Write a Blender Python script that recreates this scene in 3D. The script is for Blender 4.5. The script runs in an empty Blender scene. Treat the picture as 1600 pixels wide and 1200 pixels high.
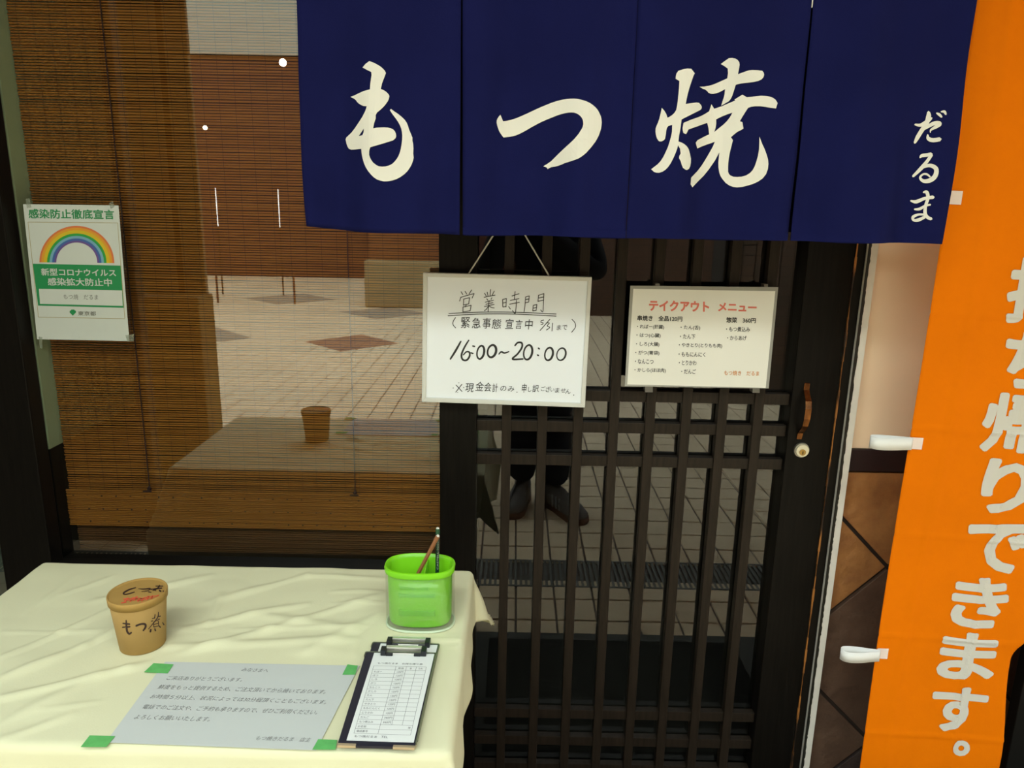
import bpy, bmesh, math, random
from mathutils import Vector, Matrix
random.seed(7)
SC = bpy.context.scene
COL = SC.collection
PI = math.pi

# ------------------------------------------------------------------ camera
F = 1150.0
TH = math.radians(13.5)
RO = 0.0195
CAM = Vector((0.0, -1.60, 1.42))
fw = Vector((0, math.cos(TH), -math.sin(TH)))
dn = Vector((0, -math.sin(TH), -math.cos(TH)))
rt = Vector((1, 0, 0))
R2 = rt * math.cos(RO) - dn * math.sin(RO)
D2 = dn * math.cos(RO) + rt * math.sin(RO)
cd = bpy.data.cameras.new('camera')
cam = bpy.data.objects.new('camera', cd)
COL.objects.link(cam)
cd.sensor_width = 36.0
cd.lens = F / 1600.0 * 36.0
cd.clip_start = 0.02
cd.clip_end = 200
m = Matrix((R2, -D2, -fw)).transposed().to_4x4()
m.translation = CAM
cam.matrix_world = m
SC.camera = cam

# ------------------------------------------------------------------ world, light, exposure
w = bpy.data.worlds.new('World')
SC.world = w
w.use_nodes = True
bg = w.node_tree.nodes['Background']
bg.inputs[0].default_value = (0.84, 0.98, 1.02, 1)
bg.inputs[1].default_value = 5.6
ad = bpy.data.lights.new('added_fill_light', 'AREA')          # fill lamp added out of view to brighten the table and signs
ad.shape = 'RECTANGLE'; ad.size = 2.4; ad.size_y = 0.25
ad.energy = 11.0; ad.spread = math.radians(110); ad.color = (0.92, 1.0, 0.97)
ao = bpy.data.objects.new('added_fill_light', ad)
COL.objects.link(ao)
ao.location = (-0.3, -1.80, 2.53)
ao.rotation_euler = (math.radians(34), 0, 0)
SC.view_settings.view_transform = 'Standard'
SC.view_settings.look = 'None'
SC.view_settings.gamma = 1.0
SC.view_settings.use_curve_mapping = False
SC.view_settings.exposure = 0.10


def ray(px, py):
    return fw + R2 * ((px - 800) / F) + D2 * ((py - 600) / F)


def at(px, py, Y):
    d = ray(px, py)
    return CAM + d * ((Y - CAM.y) / d.y)


def atz(px, py, Z):
    d = ray(px, py)
    return CAM + d * ((Z - CAM.z) / d.z)


# ------------------------------------------------------------------ materials
MATS = {}


def mat(name, col, rough=0.6, metal=0.0, var=0.0, scale=8.0, bump=0.0, bscale=60.0, emit=None, estr=1.0,
        spec=0.5, stretch=(1, 1, 1), col2=None, detail=4.0, trans=0.0, alpha=1.0, coat=0.0):
    if name in MATS:
        return MATS[name]
    mm = bpy.data.materials.new(name)
    mm.use_nodes = True
    nt = mm.node_tree
    b = nt.nodes['Principled BSDF']
    b.inputs['Base Color'].default_value = (*col, 1)
    b.inputs['Roughness'].default_value = rough
    b.inputs['Metallic'].default_value = metal
    b.inputs['Specular IOR Level'].default_value = spec
    b.inputs['Alpha'].default_value = alpha
    b.inputs['Coat Weight'].default_value = coat
    if trans:
        b.inputs['Transmission Weight'].default_value = trans
    tc = nt.nodes.new('ShaderNodeTexCoord')
    mp = nt.nodes.new('ShaderNodeMapping')
    mp.inputs['Scale'].default_value = stretch
    nt.links.new(tc.outputs['Object'], mp.inputs['Vector'])
    if var > 0 or col2:
        n = nt.nodes.new('ShaderNodeTexNoise')
        n.inputs['Scale'].default_value = scale
        n.inputs['Detail'].default_value = detail
        n.inputs['Roughness'].default_value = 0.6
        nt.links.new(mp.outputs[0], n.inputs['Vector'])
        rp = nt.nodes.new('ShaderNodeValToRGB')
        rp.color_ramp.elements[0].position = 0.3
        rp.color_ramp.elements[1].position = 0.7
        if col2:
            a, c = col, col2
        else:
            a = tuple(x * (1 - var) for x in col)
            c = tuple(min(1, x * (1 + var)) for x in col)
        rp.color_ramp.elements[0].color = (*a, 1)
        rp.color_ramp.elements[1].color = (*c, 1)
        nt.links.new(n.outputs[0], rp.inputs[0])
        nt.links.new(rp.outputs[0], b.inputs['Base Color'])
    if bump > 0:
        n2 = nt.nodes.new('ShaderNodeTexNoise')
        n2.inputs['Scale'].default_value = bscale
        n2.inputs['Detail'].default_value = 4
        nt.links.new(mp.outputs[0], n2.inputs['Vector'])
        bp = nt.nodes.new('ShaderNodeBump')
        bp.inputs['Strength'].default_value = bump
        bp.inputs['Distance'].default_value = 0.01
        nt.links.new(n2.outputs[0], bp.inputs['Height'])
        nt.links.new(bp.outputs[0], b.inputs['Normal'])
    if emit:
        b.inputs['Emission Color'].default_value = (*emit, 1)
        b.inputs['Emission Strength'].default_value = estr
    MATS[name] = mm
    return mm


def glass_mat(name, r0, tint=(0.97, 0.98, 0.95)):
    """clear sheet glass: see-through with mirror reflection that grows towards grazing angles"""
    mm = bpy.data.materials.new(name)
    mm.use_nodes = True
    nt = mm.node_tree
    nt.nodes.clear()
    out = nt.nodes.new('ShaderNodeOutputMaterial')
    mix = nt.nodes.new('ShaderNodeMixShader')
    tr = nt.nodes.new('ShaderNodeBsdfTransparent')
    tr.inputs[0].default_value = (*tint, 1)
    gl = nt.nodes.new('ShaderNodeBsdfGlossy')
    gl.inputs['Roughness'].default_value = 0.0
    gl.inputs[0].default_value = (1, 1, 1, 1)
    if r0 <= 0:
        nt.links.new(tr.outputs[0], out.inputs[0])
        return mm
    lw = nt.nodes.new('ShaderNodeLayerWeight')
    lw.inputs['Blend'].default_value = 0.5
    pw = nt.nodes.new('ShaderNodeMath'); pw.operation = 'POWER'; pw.inputs[1].default_value = 5
    nt.links.new(lw.outputs['Facing'], pw.inputs[0])
    mr = nt.nodes.new('ShaderNodeMapRange')
    mr.inputs['To Min'].default_value = r0
    mr.inputs['To Max'].default_value = 1.0
    nt.links.new(pw.outputs[0], mr.inputs['Value'])
    nt.links.new(mr.outputs[0], mix.inputs[0])
    nt.links.new(tr.outputs[0], mix.inputs[1])
    nt.links.new(gl.outputs[0], mix.inputs[2])
    nt.links.new(mix.outputs[0], out.inputs[0])
    return mm


M_GLASS = glass_mat('sheet_glass', 0.135)
M_DOORGLASS = glass_mat('door_glass', 0.085, (0.9, 0.92, 0.86))
M_CLEAR = glass_mat('glass_inner_face', 0.0)
M_BLACKWOOD = mat('black_stained_wood', (0.0060, 0.0048, 0.0036), 0.40, var=0.35, scale=6, stretch=(30, 30, 1.5), bump=0.05, bscale=20, spec=0.10)
M_BLACK = mat('black_paint', (0.004, 0.004, 0.0035), 0.5, spec=0.15)
M_NAVY = mat('navy_cotton', (0.0080, 0.0098, 0.062), 0.92, var=0.12, scale=5, bump=0.10, bscale=500, spec=0.05)
M_PRINT = mat('white_dye', (0.80, 0.79, 0.70), 0.9, spec=0.1)
M_ORANGE = mat('orange_polyester', (0.78, 0.175, 0.0), 0.7, var=0.05, scale=4, spec=0.06, bump=0.05, bscale=300)
M_BANNERTXT = mat('banner_white_print', (0.62, 0.60, 0.53), 0.8, spec=0.15)
M_CLOTH = mat('cream_tablecloth', (0.72, 0.70, 0.46), 0.9, spec=0.12, bump=0.04, bscale=400)
M_WHITE = mat('white_plastic', (0.80, 0.84, 0.80), 0.5)
M_TAB = mat('white_webbing', (0.80, 0.80, 0.76), 0.8, spec=0.2)
M_TABPINK = mat('webbing_over_orange', (0.82, 0.68, 0.60), 0.8, spec=0.2)
M_INK = mat('black_ink', (0.018, 0.018, 0.02), 0.5)
M_INKGREY = mat('grey_ink', (0.12, 0.12, 0.12), 0.7)
M_PAPER = mat('white_paper', (0.78, 0.80, 0.76), 0.8, spec=0.2)
M_NOTICE = mat('notice_paper', (0.56, 0.585, 0.55), 0.6, spec=0.3)
M_STEEL = mat('bright_steel', (0.80, 0.78, 0.68), 0.42, metal=0.8)

# ------------------------------------------------------------------ helpers


def link(o, parent=None):
    COL.objects.link(o)
    if parent is not None:
        o.parent = parent
        o.matrix_parent_inverse = Matrix.Translation(-parent.location) if parent.parent is None else Matrix.Translation(-(parent.matrix_parent_inverse @ parent.parent.location + parent.location) + parent.location * 0) if False else parent_inv(parent)
    return o


def world_loc(o):
    # every object here is translated only
    v = Vector(o.location)
    if o.parent is not None:
        v = world_loc(o.parent) + o.matrix_parent_inverse.translation + v
    return v


def parent_inv(p):
    return Matrix.Translation(-world_loc(p))


def tag(o, label=None, cat=None, group=None, kind=None):
    if label: o['label'] = label
    if cat: o['category'] = cat
    if group: o['group'] = group
    if kind: o['kind'] = kind
    return o


def thing(name, label, cat, loc=(0, 0, 0), group=None):
    o = bpy.data.objects.new(name, None)
    o.empty_display_size = 0.05
    o.location = loc
    COL.objects.link(o)
    return tag(o, label, cat, group)


def obj(name, bm, material, parent=None, smooth=False, bevel=0.0, subsurf=0, recalc=True):
    if recalc:
        bmesh.ops.recalc_face_normals(bm, faces=bm.faces[:])
    me = bpy.data.meshes.new(name)
    # put the origin at the geometry's base centre
    if len(bm.verts):
        xs = [v.co.x for v in bm.verts]; ys = [v.co.y for v in bm.verts]; zs = [v.co.z for v in bm.verts]
        c = Vector(((min(xs) + max(xs)) / 2, (min(ys) + max(ys)) / 2, min(zs)))
        bmesh.ops.translate(bm, verts=bm.verts[:], vec=-c)
    else:
        c = Vector((0, 0, 0))
    bm.to_mesh(me)
    bm.free()
    if smooth:
        for p in me.polygons: p.use_smooth = True
    if isinstance(material, (list, tuple)):
        for k in material: me.materials.append(k)
    elif material: me.materials.append(material)
    o = bpy.data.objects.new(name, me)
    o.location = c
    link(o, parent)
    if bevel > 0:
        b = o.modifiers.new('bevel', 'BEVEL'); b.width = bevel; b.segments = 2; b.limit_method = 'ANGLE'
    if subsurf:
        s = o.modifiers.new('sub', 'SUBSURF'); s.levels = subsurf; s.render_levels = subsurf
    return o


def B():
    return bmesh.new()


def box(bm, x0, x1, y0, y1, z0, z1, mi=0):
    vs = [bm.verts.new(p) for p in ((x0, y0, z0), (x1, y0, z0), (x1, y1, z0), (x0, y1, z0), (x0, y0, z1), (x1, y0, z1), (x1, y1, z1), (x0, y1, z1))]
    fs = []
    for f in ((3, 2, 1, 0), (4, 5, 6, 7), (0, 1, 5, 4), (1, 2, 6, 5), (2, 3, 7, 6), (3, 0, 4, 7)):
        fc = bm.faces.new([vs[i] for i in f]); fc.material_index = mi; fs.append(fc)
    return fs


def boxo(name, x0, x1, y0, y1, z0, z1, material, parent=None, bevel=0.0):
    bm = B(); box(bm, x0, x1, y0, y1, z0, z1)
    return obj(name, bm, material, parent, bevel=bevel)


def tube(bm, pts, r, seg=8, caps=True, radii=None):
    pts = [Vector(p) for p in pts]
    rings = []
    up = Vector((0.013, 0.021, 1)).normalized()
    for i, p in enumerate(pts):
        d = (pts[min(i + 1, len(pts) - 1)] - pts[max(i - 1, 0)])
        d = d.normalized() if d.length > 1e-9 else Vector((0, 0, 1))
        u = up if abs(d.dot(up)) < 0.95 else Vector((1, 0.1, 0)).normalized()
        a = d.cross(u).normalized(); b = d.cross(a).normalized()
        rr = radii[i] if radii else r
        rings.append([bm.verts.new(p + a * rr * math.cos(2 * PI * k / seg) + b * rr * math.sin(2 * PI * k / seg)) for k in range(seg)])
    for i in range(len(rings) - 1):
        for k in range(seg):
            bm.faces.new((rings[i][k], rings[i][(k + 1) % seg], rings[i + 1][(k + 1) % seg], rings[i + 1][k]))
    if caps:
        bm.faces.new(rings[0][::-1]); bm.faces.new(rings[-1])


def lathe(bm, prof, cx, cy, seg=48, shape=None):
    """prof = [(r, z)], shape(angle, r) -> (dx, dy)"""
    sh = shape or (lambda a, r: (r * math.cos(a), r * math.sin(a)))
    rings = []
    for r, z in prof:
        if r <= 1e-6:
            rings.append([bm.verts.new((cx, cy, z))])
        else:
            rings.append([bm.verts.new((cx + sh(2 * PI * k / seg, r)[0], cy + sh(2 * PI * k / seg, r)[1], z)) for k in range(seg)])
    for i in range(len(rings) - 1):
        a, b = rings[i], rings[i + 1]
        for k in range(seg):
            k2 = (k + 1) % seg
            if len(a) == 1 and len(b) > 1: bm.faces.new((a[0], b[k2], b[k]))
            elif len(b) == 1 and len(a) > 1: bm.faces.new((a[k], a[k2], b[0]))
            elif len(a) > 1: bm.faces.new((a[k], a[k2], b[k2], b[k]))


def smoothline(pts, n=6):
    """Catmull-Rom through points of any dimension"""
    if len(pts) < 3: return [tuple(p) for p in pts]
    P = [pts[0]] + list(pts) + [pts[-1]]
    out = []
    for i in range(1, len(P) - 2):
        for k in range(n):
            t = k / n
            out.append(tuple(0.5 * (2 * b + (c - a) * t + (2 * a - 5 * b + 4 * c - d) * t * t + (-a + 3 * b - 3 * c + d) * t ** 3)
                             for a, b, c, d in zip(P[i - 1], P[i], P[i + 1], P[i + 2])))
    out.append(tuple(pts[-1]))
    return out


def strokes(bm, sts, to3d, w=None, smooth=True, n=5):
    """brush strokes: each a list of (x, y[, width]) in picture units, laid on the surface to3d"""
    for st in sts:
        pts = [(p[0], p[1], (p[2] if len(p) > 2 else w)) for p in st]
        if len(pts) == 1:
            x, y, ww = pts[0]
            vs = [bm.verts.new(to3d(x + ww / 2 * math.cos(a * PI / 4), y + ww / 2 * math.sin(a * PI / 4))) for a in range(8)]
            bm.faces.new(vs); continue
        if smooth: pts = smoothline(pts, n)
        L = []; Rr = []
        for i, (x, y, ww) in enumerate(pts):
            x0, y0 = pts[max(i - 1, 0)][:2]; x1, y1 = pts[min(i + 1, len(pts) - 1)][:2]
            dx, dy = x1 - x0, y1 - y0
            l = math.hypot(dx, dy) or 1
            nx, ny = -dy / l, dx / l
            L.append((x + nx * ww / 2, y + ny * ww / 2)); Rr.append((x - nx * ww / 2, y - ny * ww / 2))
        # rounded ends
        def cap(i, s):
            x, y, ww = pts[i]
            j = 1 if i == 0 else len(pts) - 2
            dx, dy = x - pts[j][0], y - pts[j][1]
            l = math.hypot(dx, dy) or 1
            return (x + dx / l * ww * 0.45, y + dy / l * ww * 0.45)
        c0, c1 = cap(0, 1), cap(len(pts) - 1, 1)
        lv = [bm.verts.new(to3d(*p)) for p in L]; rv = [bm.verts.new(to3d(*p)) for p in Rr]
        for i in range(len(lv) - 1):
            bm.faces.new((lv[i], lv[i + 1], rv[i + 1], rv[i]))
        bm.faces.new((lv[0], rv[0], bm.verts.new(to3d(*c0))))
        bm.faces.new((lv[-1], rv[-1], bm.verts.new(to3d(*c1))))


def poly_fill(bm, loops, to3d):
    tmp = B()
    for lp in loops:
        vs = [tmp.verts.new((x, y, 0)) for x, y in lp]
        for i in range(len(vs)): tmp.edges.new((vs[i], vs[(i + 1) % len(vs)]))
    bmesh.ops.triangle_fill(tmp, use_beauty=True, use_dissolve=False, edges=tmp.edges[:], normal=(0, 0, 1))
    xs = [v.co.x for v in tmp.verts]; ys = [v.co.y for v in tmp.verts]
    for ax, lo, hi in ((0, min(xs), max(xs)), (1, min(ys), max(ys))):
        k = lo + 9
        while k < hi:
            no = (1, 0, 0) if ax == 0 else (0, 1, 0)
            co = (k, 0, 0) if ax == 0 else (0, k, 0)
            bmesh.ops.bisect_plane(tmp, geom=tmp.verts[:] + tmp.edges[:] + tmp.faces[:], plane_co=co, plane_no=no)
            k += 9 if ax == 0 else 18
    tmp.verts.index_update()
    vs = [bm.verts.new(to3d(v.co.x, v.co.y)) for v in tmp.verts]
    for f in tmp.faces:
        bm.faces.new([vs[v.index] for v in f.verts])
    tmp.free()


_glyphs = {}


def glyph_mesh(s, bold=0.0):
    key = (s, bold)
    if key in _glyphs: return _glyphs[key]
    cu = bpy.data.curves.new('tmp_text', 'FONT')
    extra = max(0.0, bold - 0.004); cu.body = s; cu.size = 1.0; cu.offset = min(bold, 0.004); cu.resolution_u = 3
    o = bpy.data.objects.new('tmp_text', cu)
    COL.objects.link(o)
    dg = bpy.context.evaluated_depsgraph_get()
    me = bpy.data.meshes.new_from_object(o.evaluated_get(dg))
    vs = [(v.co.x, v.co.y, 0) for v in me.vertices]; fs = [tuple(p.vertices) for p in me.polygons]
    if extra > 0:                                  # heavier letters: the outline drawn again, nudged round a small circle
        v0, f0, n0 = list(vs), list(fs), len(vs)
        vs, fs = [], []
        nd = 10 if extra > 0.015 else 6
        for k in range(nd):
            a = 2 * PI * k / nd + 0.3; b = len(vs)
            vs += [(x + extra * math.cos(a), y + extra * math.sin(a), k) for x, y, _ in v0]
            fs += [tuple(i + b for i in f) for f in f0]
    bpy.data.objects.remove(o); bpy.data.curves.remove(cu); bpy.data.meshes.remove(me)
    _glyphs[key] = (vs, fs)
    return vs, fs


def text(bm, s, quad, to3d, bold=0.0, mi=0):
    """lay the text's bounding box on the quad TL, TR, BR, BL (picture units)"""
    vs, fs = glyph_mesh(s, bold)
    if not vs: return
    x0 = min(v[0] for v in vs); x1 = max(v[0] for v in vs)
    y0 = min(v[1] for v in vs); y1 = max(v[1] for v in vs)
    TL, TR, BR, BL = quad
    out = []
    for x, y, ly in vs:
        u = (x - x0) / ((x1 - x0) or 1); v = (y1 - y) / ((y1 - y0) or 1)
        px = (TL[0] * (1 - u) + TR[0] * u) * (1 - v) + (BL[0] * (1 - u) + BR[0] * u) * v
        py = (TL[1] * (1 - u) + TR[1] * u) * (1 - v) + (BL[1] * (1 - u) + BR[1] * u) * v
        out.append(bm.verts.new(to3d(px, py) + Vector((0, -0.00004 * ly, 0))))
    for f in fs:
        try:
            fc = bm.faces.new([out[i] for i in f]); fc.material_index = mi
        except ValueError:
            pass


def rect(x0, y0, x1, y1, sx=0.0, sy=0.0):
    """upright rectangle, sx = shift of the bottom, sy = drop of the right side"""
    return ((x0, y0), (x1, y0 + sy), (x1 + sx, y1 + sy), (x0 + sx, y1))


def quadf(bm, quad, to3d, mi=0):
    f = bm.faces.new([bm.verts.new(to3d(*p)) for p in quad]); f.material_index = mi
    return f


def prism(bm, poly, y0, y1):
    """poly in (x, z), from depth y0 to y1"""
    a = [bm.verts.new((x, y0, z)) for x, z in poly]
    b = [bm.verts.new((x, y1, z)) for x, z in poly]
    bm.faces.new(a); bm.faces.new(b[::-1])
    n = len(poly)
    for i in range(n): bm.faces.new((a[i], a[(i + 1) % n], b[(i + 1) % n], b[i]))


def clip(poly, f):
    out = []
    for i in range(len(poly)):
        a, b = poly[i], poly[(i + 1) % len(poly)]
        fa, fb = f(a), f(b)
        if fa >= 0: out.append(a)
        if (fa >= 0) != (fb >= 0):
            t = fa / (fa - fb)
            out.append((a[0] + (b[0] - a[0]) * t, a[1] + (b[1] - a[1]) * t))
    return out


def struct(name, bm, material, **k):
    o = obj(name, bm, material, **k); o['kind'] = 'structure'; return o


# ================================================================== SETTING
# ------------------------------------------------ paved ground in front of the shop
M_TILE = mat('beige_paver', (0.50, 0.40, 0.29), 0.75, var=0.10, scale=1.4, bump=0.1, bscale=80, spec=0.3)
def paver_mat():
    mm = mat('plaza_paver', (0.66, 0.53, 0.38), 0.75, spec=0.3)
    nt = mm.node_tree; b = nt.nodes['Principled BSDF']
    ge = nt.nodes.new('ShaderNodeNewGeometry')
    sep = nt.nodes.new('ShaderNodeSeparateXYZ'); nt.links.new(ge.outputs['Position'], sep.inputs[0])
    def M(op, a, bb):
        n = nt.nodes.new('ShaderNodeMath'); n.operation = op
        for i, q in enumerate((a, bb)):
            if q is None: continue
            if isinstance(q, (int, float)): n.inputs[i].default_value = q
            else: nt.links.new(q, n.inputs[i])
        return n.outputs[0]
    no = nt.nodes.new('ShaderNodeTexNoise'); no.inputs['Scale'].default_value = 0.7; no.inputs['Detail'].default_value = 5
    nt.links.new(ge.outputs['Position'], no.inputs['Vector'])
    rp = nt.nodes.new('ShaderNodeValToRGB')
    rp.color_ramp.elements[0].position = 0.3; rp.color_ramp.elements[0].color = (0.66, 0.51, 0.32, 1)
    rp.color_ramp.elements[1].position = 0.7; rp.color_ramp.elements[1].color = (0.78, 0.62, 0.40, 1)
    nt.links.new(no.outputs[0], rp.inputs[0])
    cur = rp.outputs[0]
    # inlaid diamonds of darker stone, part of the paving pattern
    for (x, y, s, c) in ((-1.70, -6.05, 0.50, (0.30, 0.16, 0.10, 1)), (-3.55, -6.2, 0.75, (0.33, 0.28, 0.20, 1)),
                         (-1.75, -8.3, 0.6, (0.33, 0.28, 0.20, 1)), (-3.4, -9.6, 0.7, (0.33, 0.28, 0.20, 1)), (1.6, -6.1, 0.5, (0.30, 0.16, 0.10, 1))):
        d = M('ADD', M('ABSOLUTE', M('SUBTRACT', sep.outputs[0], x), None), M('ABSOLUTE', M('SUBTRACT', sep.outputs[1], y), None))
        mask = M('LESS_THAN', d, s)
        mx = nt.nodes.new('ShaderNodeMixRGB')
        nt.links.new(mask, mx.inputs[0]); nt.links.new(cur, mx.inputs[1]); mx.inputs[2].default_value = c
        cur = mx.outputs[0]
    nt.links.new(cur, b.inputs['Base Color'])
    return mm
M_PAVER = paver_mat()
M_GROUT = mat('dark_grout', (0.16, 0.12, 0.09), 0.9)
bm = B(); box(bm, -9, 8, -14, 0.0, -0.10, -0.006)
floor = struct('floor', bm, M_GROUT)
PT = 0.145
def tile_bm(bm, cx, cy, h):
    a = PT / 2 - 0.0035; c = a - 0.002
    lo = [bm.verts.new((cx + sx * a, cy + sy * a, -0.006)) for sx, sy in ((-1, -1), (1, -1), (1, 1), (-1, 1))]
    hi = [bm.verts.new((cx + sx * c, cy + sy * c, h)) for sx, sy in ((-1, -1), (1, -1), (1, 1), (-1, 1))]
    bm.faces.new(hi)
    for i in range(4): bm.faces.new((lo[i], lo[(i + 1) % 4], hi[(i + 1) % 4], hi[i]))
tb = B(); tile_bm(tb, 0, 0, 0.0)
t0 = obj('floor_tile', tb, M_PAVER, floor, recalc=False)
first = True
rest = B()
for j in range(-92, 0):
    for i in range(-60, 56):
        cx = (i + 0.5) * PT + 0.03; cy = -0.02 + j * PT + PT / 2
        if cy > -0.655 or (-1.20 < cy < -0.97 and -4 < cx < 4): continue
        h = random.uniform(-0.0007, 0.0007)
        if -3.25 < cy < -0.64 and -0.85 < cx < 1.60:
            if first: o = t0; first = False
            else:
                o = bpy.data.objects.new('floor_tile', t0.data); link(o, floor)
            o.location = (cx, cy, -0.006 + h)
        else:
            tile_bm(rest, cx, cy, h)
o = obj('distant_tile', rest, M_PAVER, floor, recalc=False); o['kind'] = 'stuff'
# granite strip at the doorstep
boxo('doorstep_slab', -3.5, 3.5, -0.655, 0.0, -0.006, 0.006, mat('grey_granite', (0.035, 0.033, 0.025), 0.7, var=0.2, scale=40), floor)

# drain grating
M_IRON = mat('grating_steel', (0.13, 0.13, 0.11), 0.5, metal=0.3)
g = thing('drain_grating', 'long dark steel drain grating with slanting slots set in the beige paving before the door', 'grating', (0, -1.09, 0))
bm = B()
box(bm, -4, 4, -1.200, -1.190, -0.005, 0.002); box(bm, -4, 4, -0.990, -0.980, -0.005, 0.002)
obj('frame', bm, M_IRON, g)
bm = B()
for k in range(400):
    x = -4 + 0.02 * k + 0.01
    box(bm, x - 0.005, x + 0.005, -1.19, -0.99, -0.005, 0.001)
o = obj('bar', bm, M_IRON, g); o['kind'] = 'stuff'
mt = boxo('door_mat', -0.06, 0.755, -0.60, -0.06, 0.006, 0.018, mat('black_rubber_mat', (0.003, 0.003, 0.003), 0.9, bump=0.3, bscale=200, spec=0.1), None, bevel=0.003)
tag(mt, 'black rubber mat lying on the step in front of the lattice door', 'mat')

# ------------------------------------------------ shop front: posts, walls
def S(name, x0, x1, y0, y1, z0, z1, material, bevel=0.002):
    o = boxo(name, x0, x1, y0, y1, z0, z1, material, None, bevel=bevel); o['kind'] = 'structure'; return o
S('trim_1', -1.172, -1.058, -0.045, -0.001, 0.0, 2.0, M_BLACKWOOD)          # post left of the window
S('trim_2', -1.085, -0.160, -0.03, 0.05, 0.545, 0.588, M_BLACKWOOD)      # window sill rail
S('wall_front', -1.058, -0.160, -0.015, 0.04, 0.0, 0.545, M_BLACK)
S('trim_3', -1.172, 0.80, -0.05, 0.10, 1.95, 2.03, M_BLACKWOOD)          # head beam
S('wall_top', -4.0, 4.0, -0.02, 0.12, 2.03, 2.75, mat('upper_plaster', (0.35, 0.28, 0.20), 0.9))
# window: glass in front of the blind
bm = B(); fs = box(bm, -1.062, -0.160, -0.0005, 0.005, 0.585, 1.95)
for f in fs:
    f.material_index = 0 if abs(f.calc_center_median().y + 0.0005) < 1e-4 else 1
win = struct('window_1', bm, [M_GLASS, M_CLEAR], recalc=False)
# neighbouring dark window at far left
bm = B(); fs = box(bm, -2.4, -1.172, 0.015, 0.021, 0.1, 1.95)
for f in fs: f.material_index = 0 if abs(f.calc_center_median().y - 0.015) < 1e-4 else 1
struct('window_2', bm, [M_GLASS, M_CLEAR], recalc=False)
S('wall_left', -2.4, -1.172, 0.20, 0.24, 0.0, 1.95, mat('dull_green_board', (0.035, 0.05, 0.04), 0.8, var=0.8, scale=5))
S('wall_far_left', -4.2, -2.4, -0.03, 0.24, 0.0, 2.03, M_BLACK)
# reveal beside the blind: pale above, black below
S('wall_reveal', -1.085, -1.060, 0.006, 0.40, 0.858, 1.95, mat('pale_green_paint', (0.36, 0.46, 0.30), 0.7))
S('baseboard_left', -1.085, -1.0595, 0.006, 0.40, 0.0, 0.858, M_BLACK)
# dark room behind
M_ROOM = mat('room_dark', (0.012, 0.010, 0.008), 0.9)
S('wall_back', -2.4, 1.2, 2.6, 2.65, 0, 2.75, M_ROOM)
S('wall_inner_left', -2.45, -2.4, 0.1, 2.65, 0, 2.75, M_ROOM)
S('wall_inner_right', 1.2, 1.25, 0.1, 2.65, 0, 2.75, M_ROOM)
S('ceiling_inner', -2.45, 1.25, 0.1, 2.65, 2.7, 2.75, M_ROOM)
S('floor_inner', -2.45, 1.25, 0.0, 2.65, -0.05, 0.0, M_ROOM)
S('wall_inner_divider', -0.20, -0.14, 0.11, 2.6, 0.0, 2.7, M_ROOM)
# unseen canopy, added to shade the shop front and nearby paving
S('added_shade_canopy', -4.0, 4.0, -2.4, -0.02, 2.62, 2.72, mat('shade_canopy_soffit', (0.20, 0.18, 0.13), 0.8))
lf = thing('added_strip_light', 'added unseen strip light with black hood, housing the fill lamp above the table', 'lamp', (-0.3, -1.80, 2.56))  # made-up fixture, out of view, dressing the added fill lamp
boxo('housing', -1.55, 0.95, -1.91, -1.77, 2.575, 2.62, M_BLACK, lf, 0.004)
boxo('diffuser', -1.50, 0.90, -1.87, -1.79, 2.560, 2.575, M_WHITE, lf, 0.002)

# door jamb on the right with paint worn off its edge
S('trim_4', 0.7135, 0.737, -0.03, 0.06, 0.0, 1.95, mat('jamb_black', (0.008, 0.006, 0.004), 0.5, spec=0.15), 0.0)
def worn_mat():
    mm = mat('worn_jamb_edge', (0.5, 0.2, 0.04), 0.5)
    nt = mm.node_tree; b = nt.nodes['Principled BSDF']
    tc = nt.nodes.new('ShaderNodeTexCoord'); mp = nt.nodes.new('ShaderNodeMapping'); mp.inputs['Scale'].default_value = (60, 60, 7)
    n = nt.nodes.new('ShaderNodeTexNoise'); n.inputs['Scale'].default_value = 1.3; n.inputs['Detail'].default_value = 6
    rp = nt.nodes.new('ShaderNodeValToRGB')
    rp.color_ramp.elements[0].position = 0.44; rp.color_ramp.elements[0].color = (0.02, 0.01, 0.004, 1)
    rp.color_ramp.elements[1].position = 0.56; rp.color_ramp.elements[1].color = (0.42, 0.16, 0.03, 1)
    nt.links.new(tc.outputs['Object'], mp.inputs[0]); nt.links.new(mp.outputs[0], n.inputs['Vector'])
    nt.links.new(n.outputs[0], rp.inputs[0]); nt.links.new(rp.outputs[0], b.inputs['Base Color'])
    return mm
bm = B()
for k in range(60):
    z0 = 0.02 + k * 0.032; wv = 0.0011 + 0.0009 * math.sin(k * 1.3) + random.uniform(0, 0.0006)
    box(bm, 0.7165 - wv, 0.7165 + wv, -0.0335, -0.028, z0, z0 + 0.0322)
struct('trim_5', bm, worn_mat())
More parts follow.
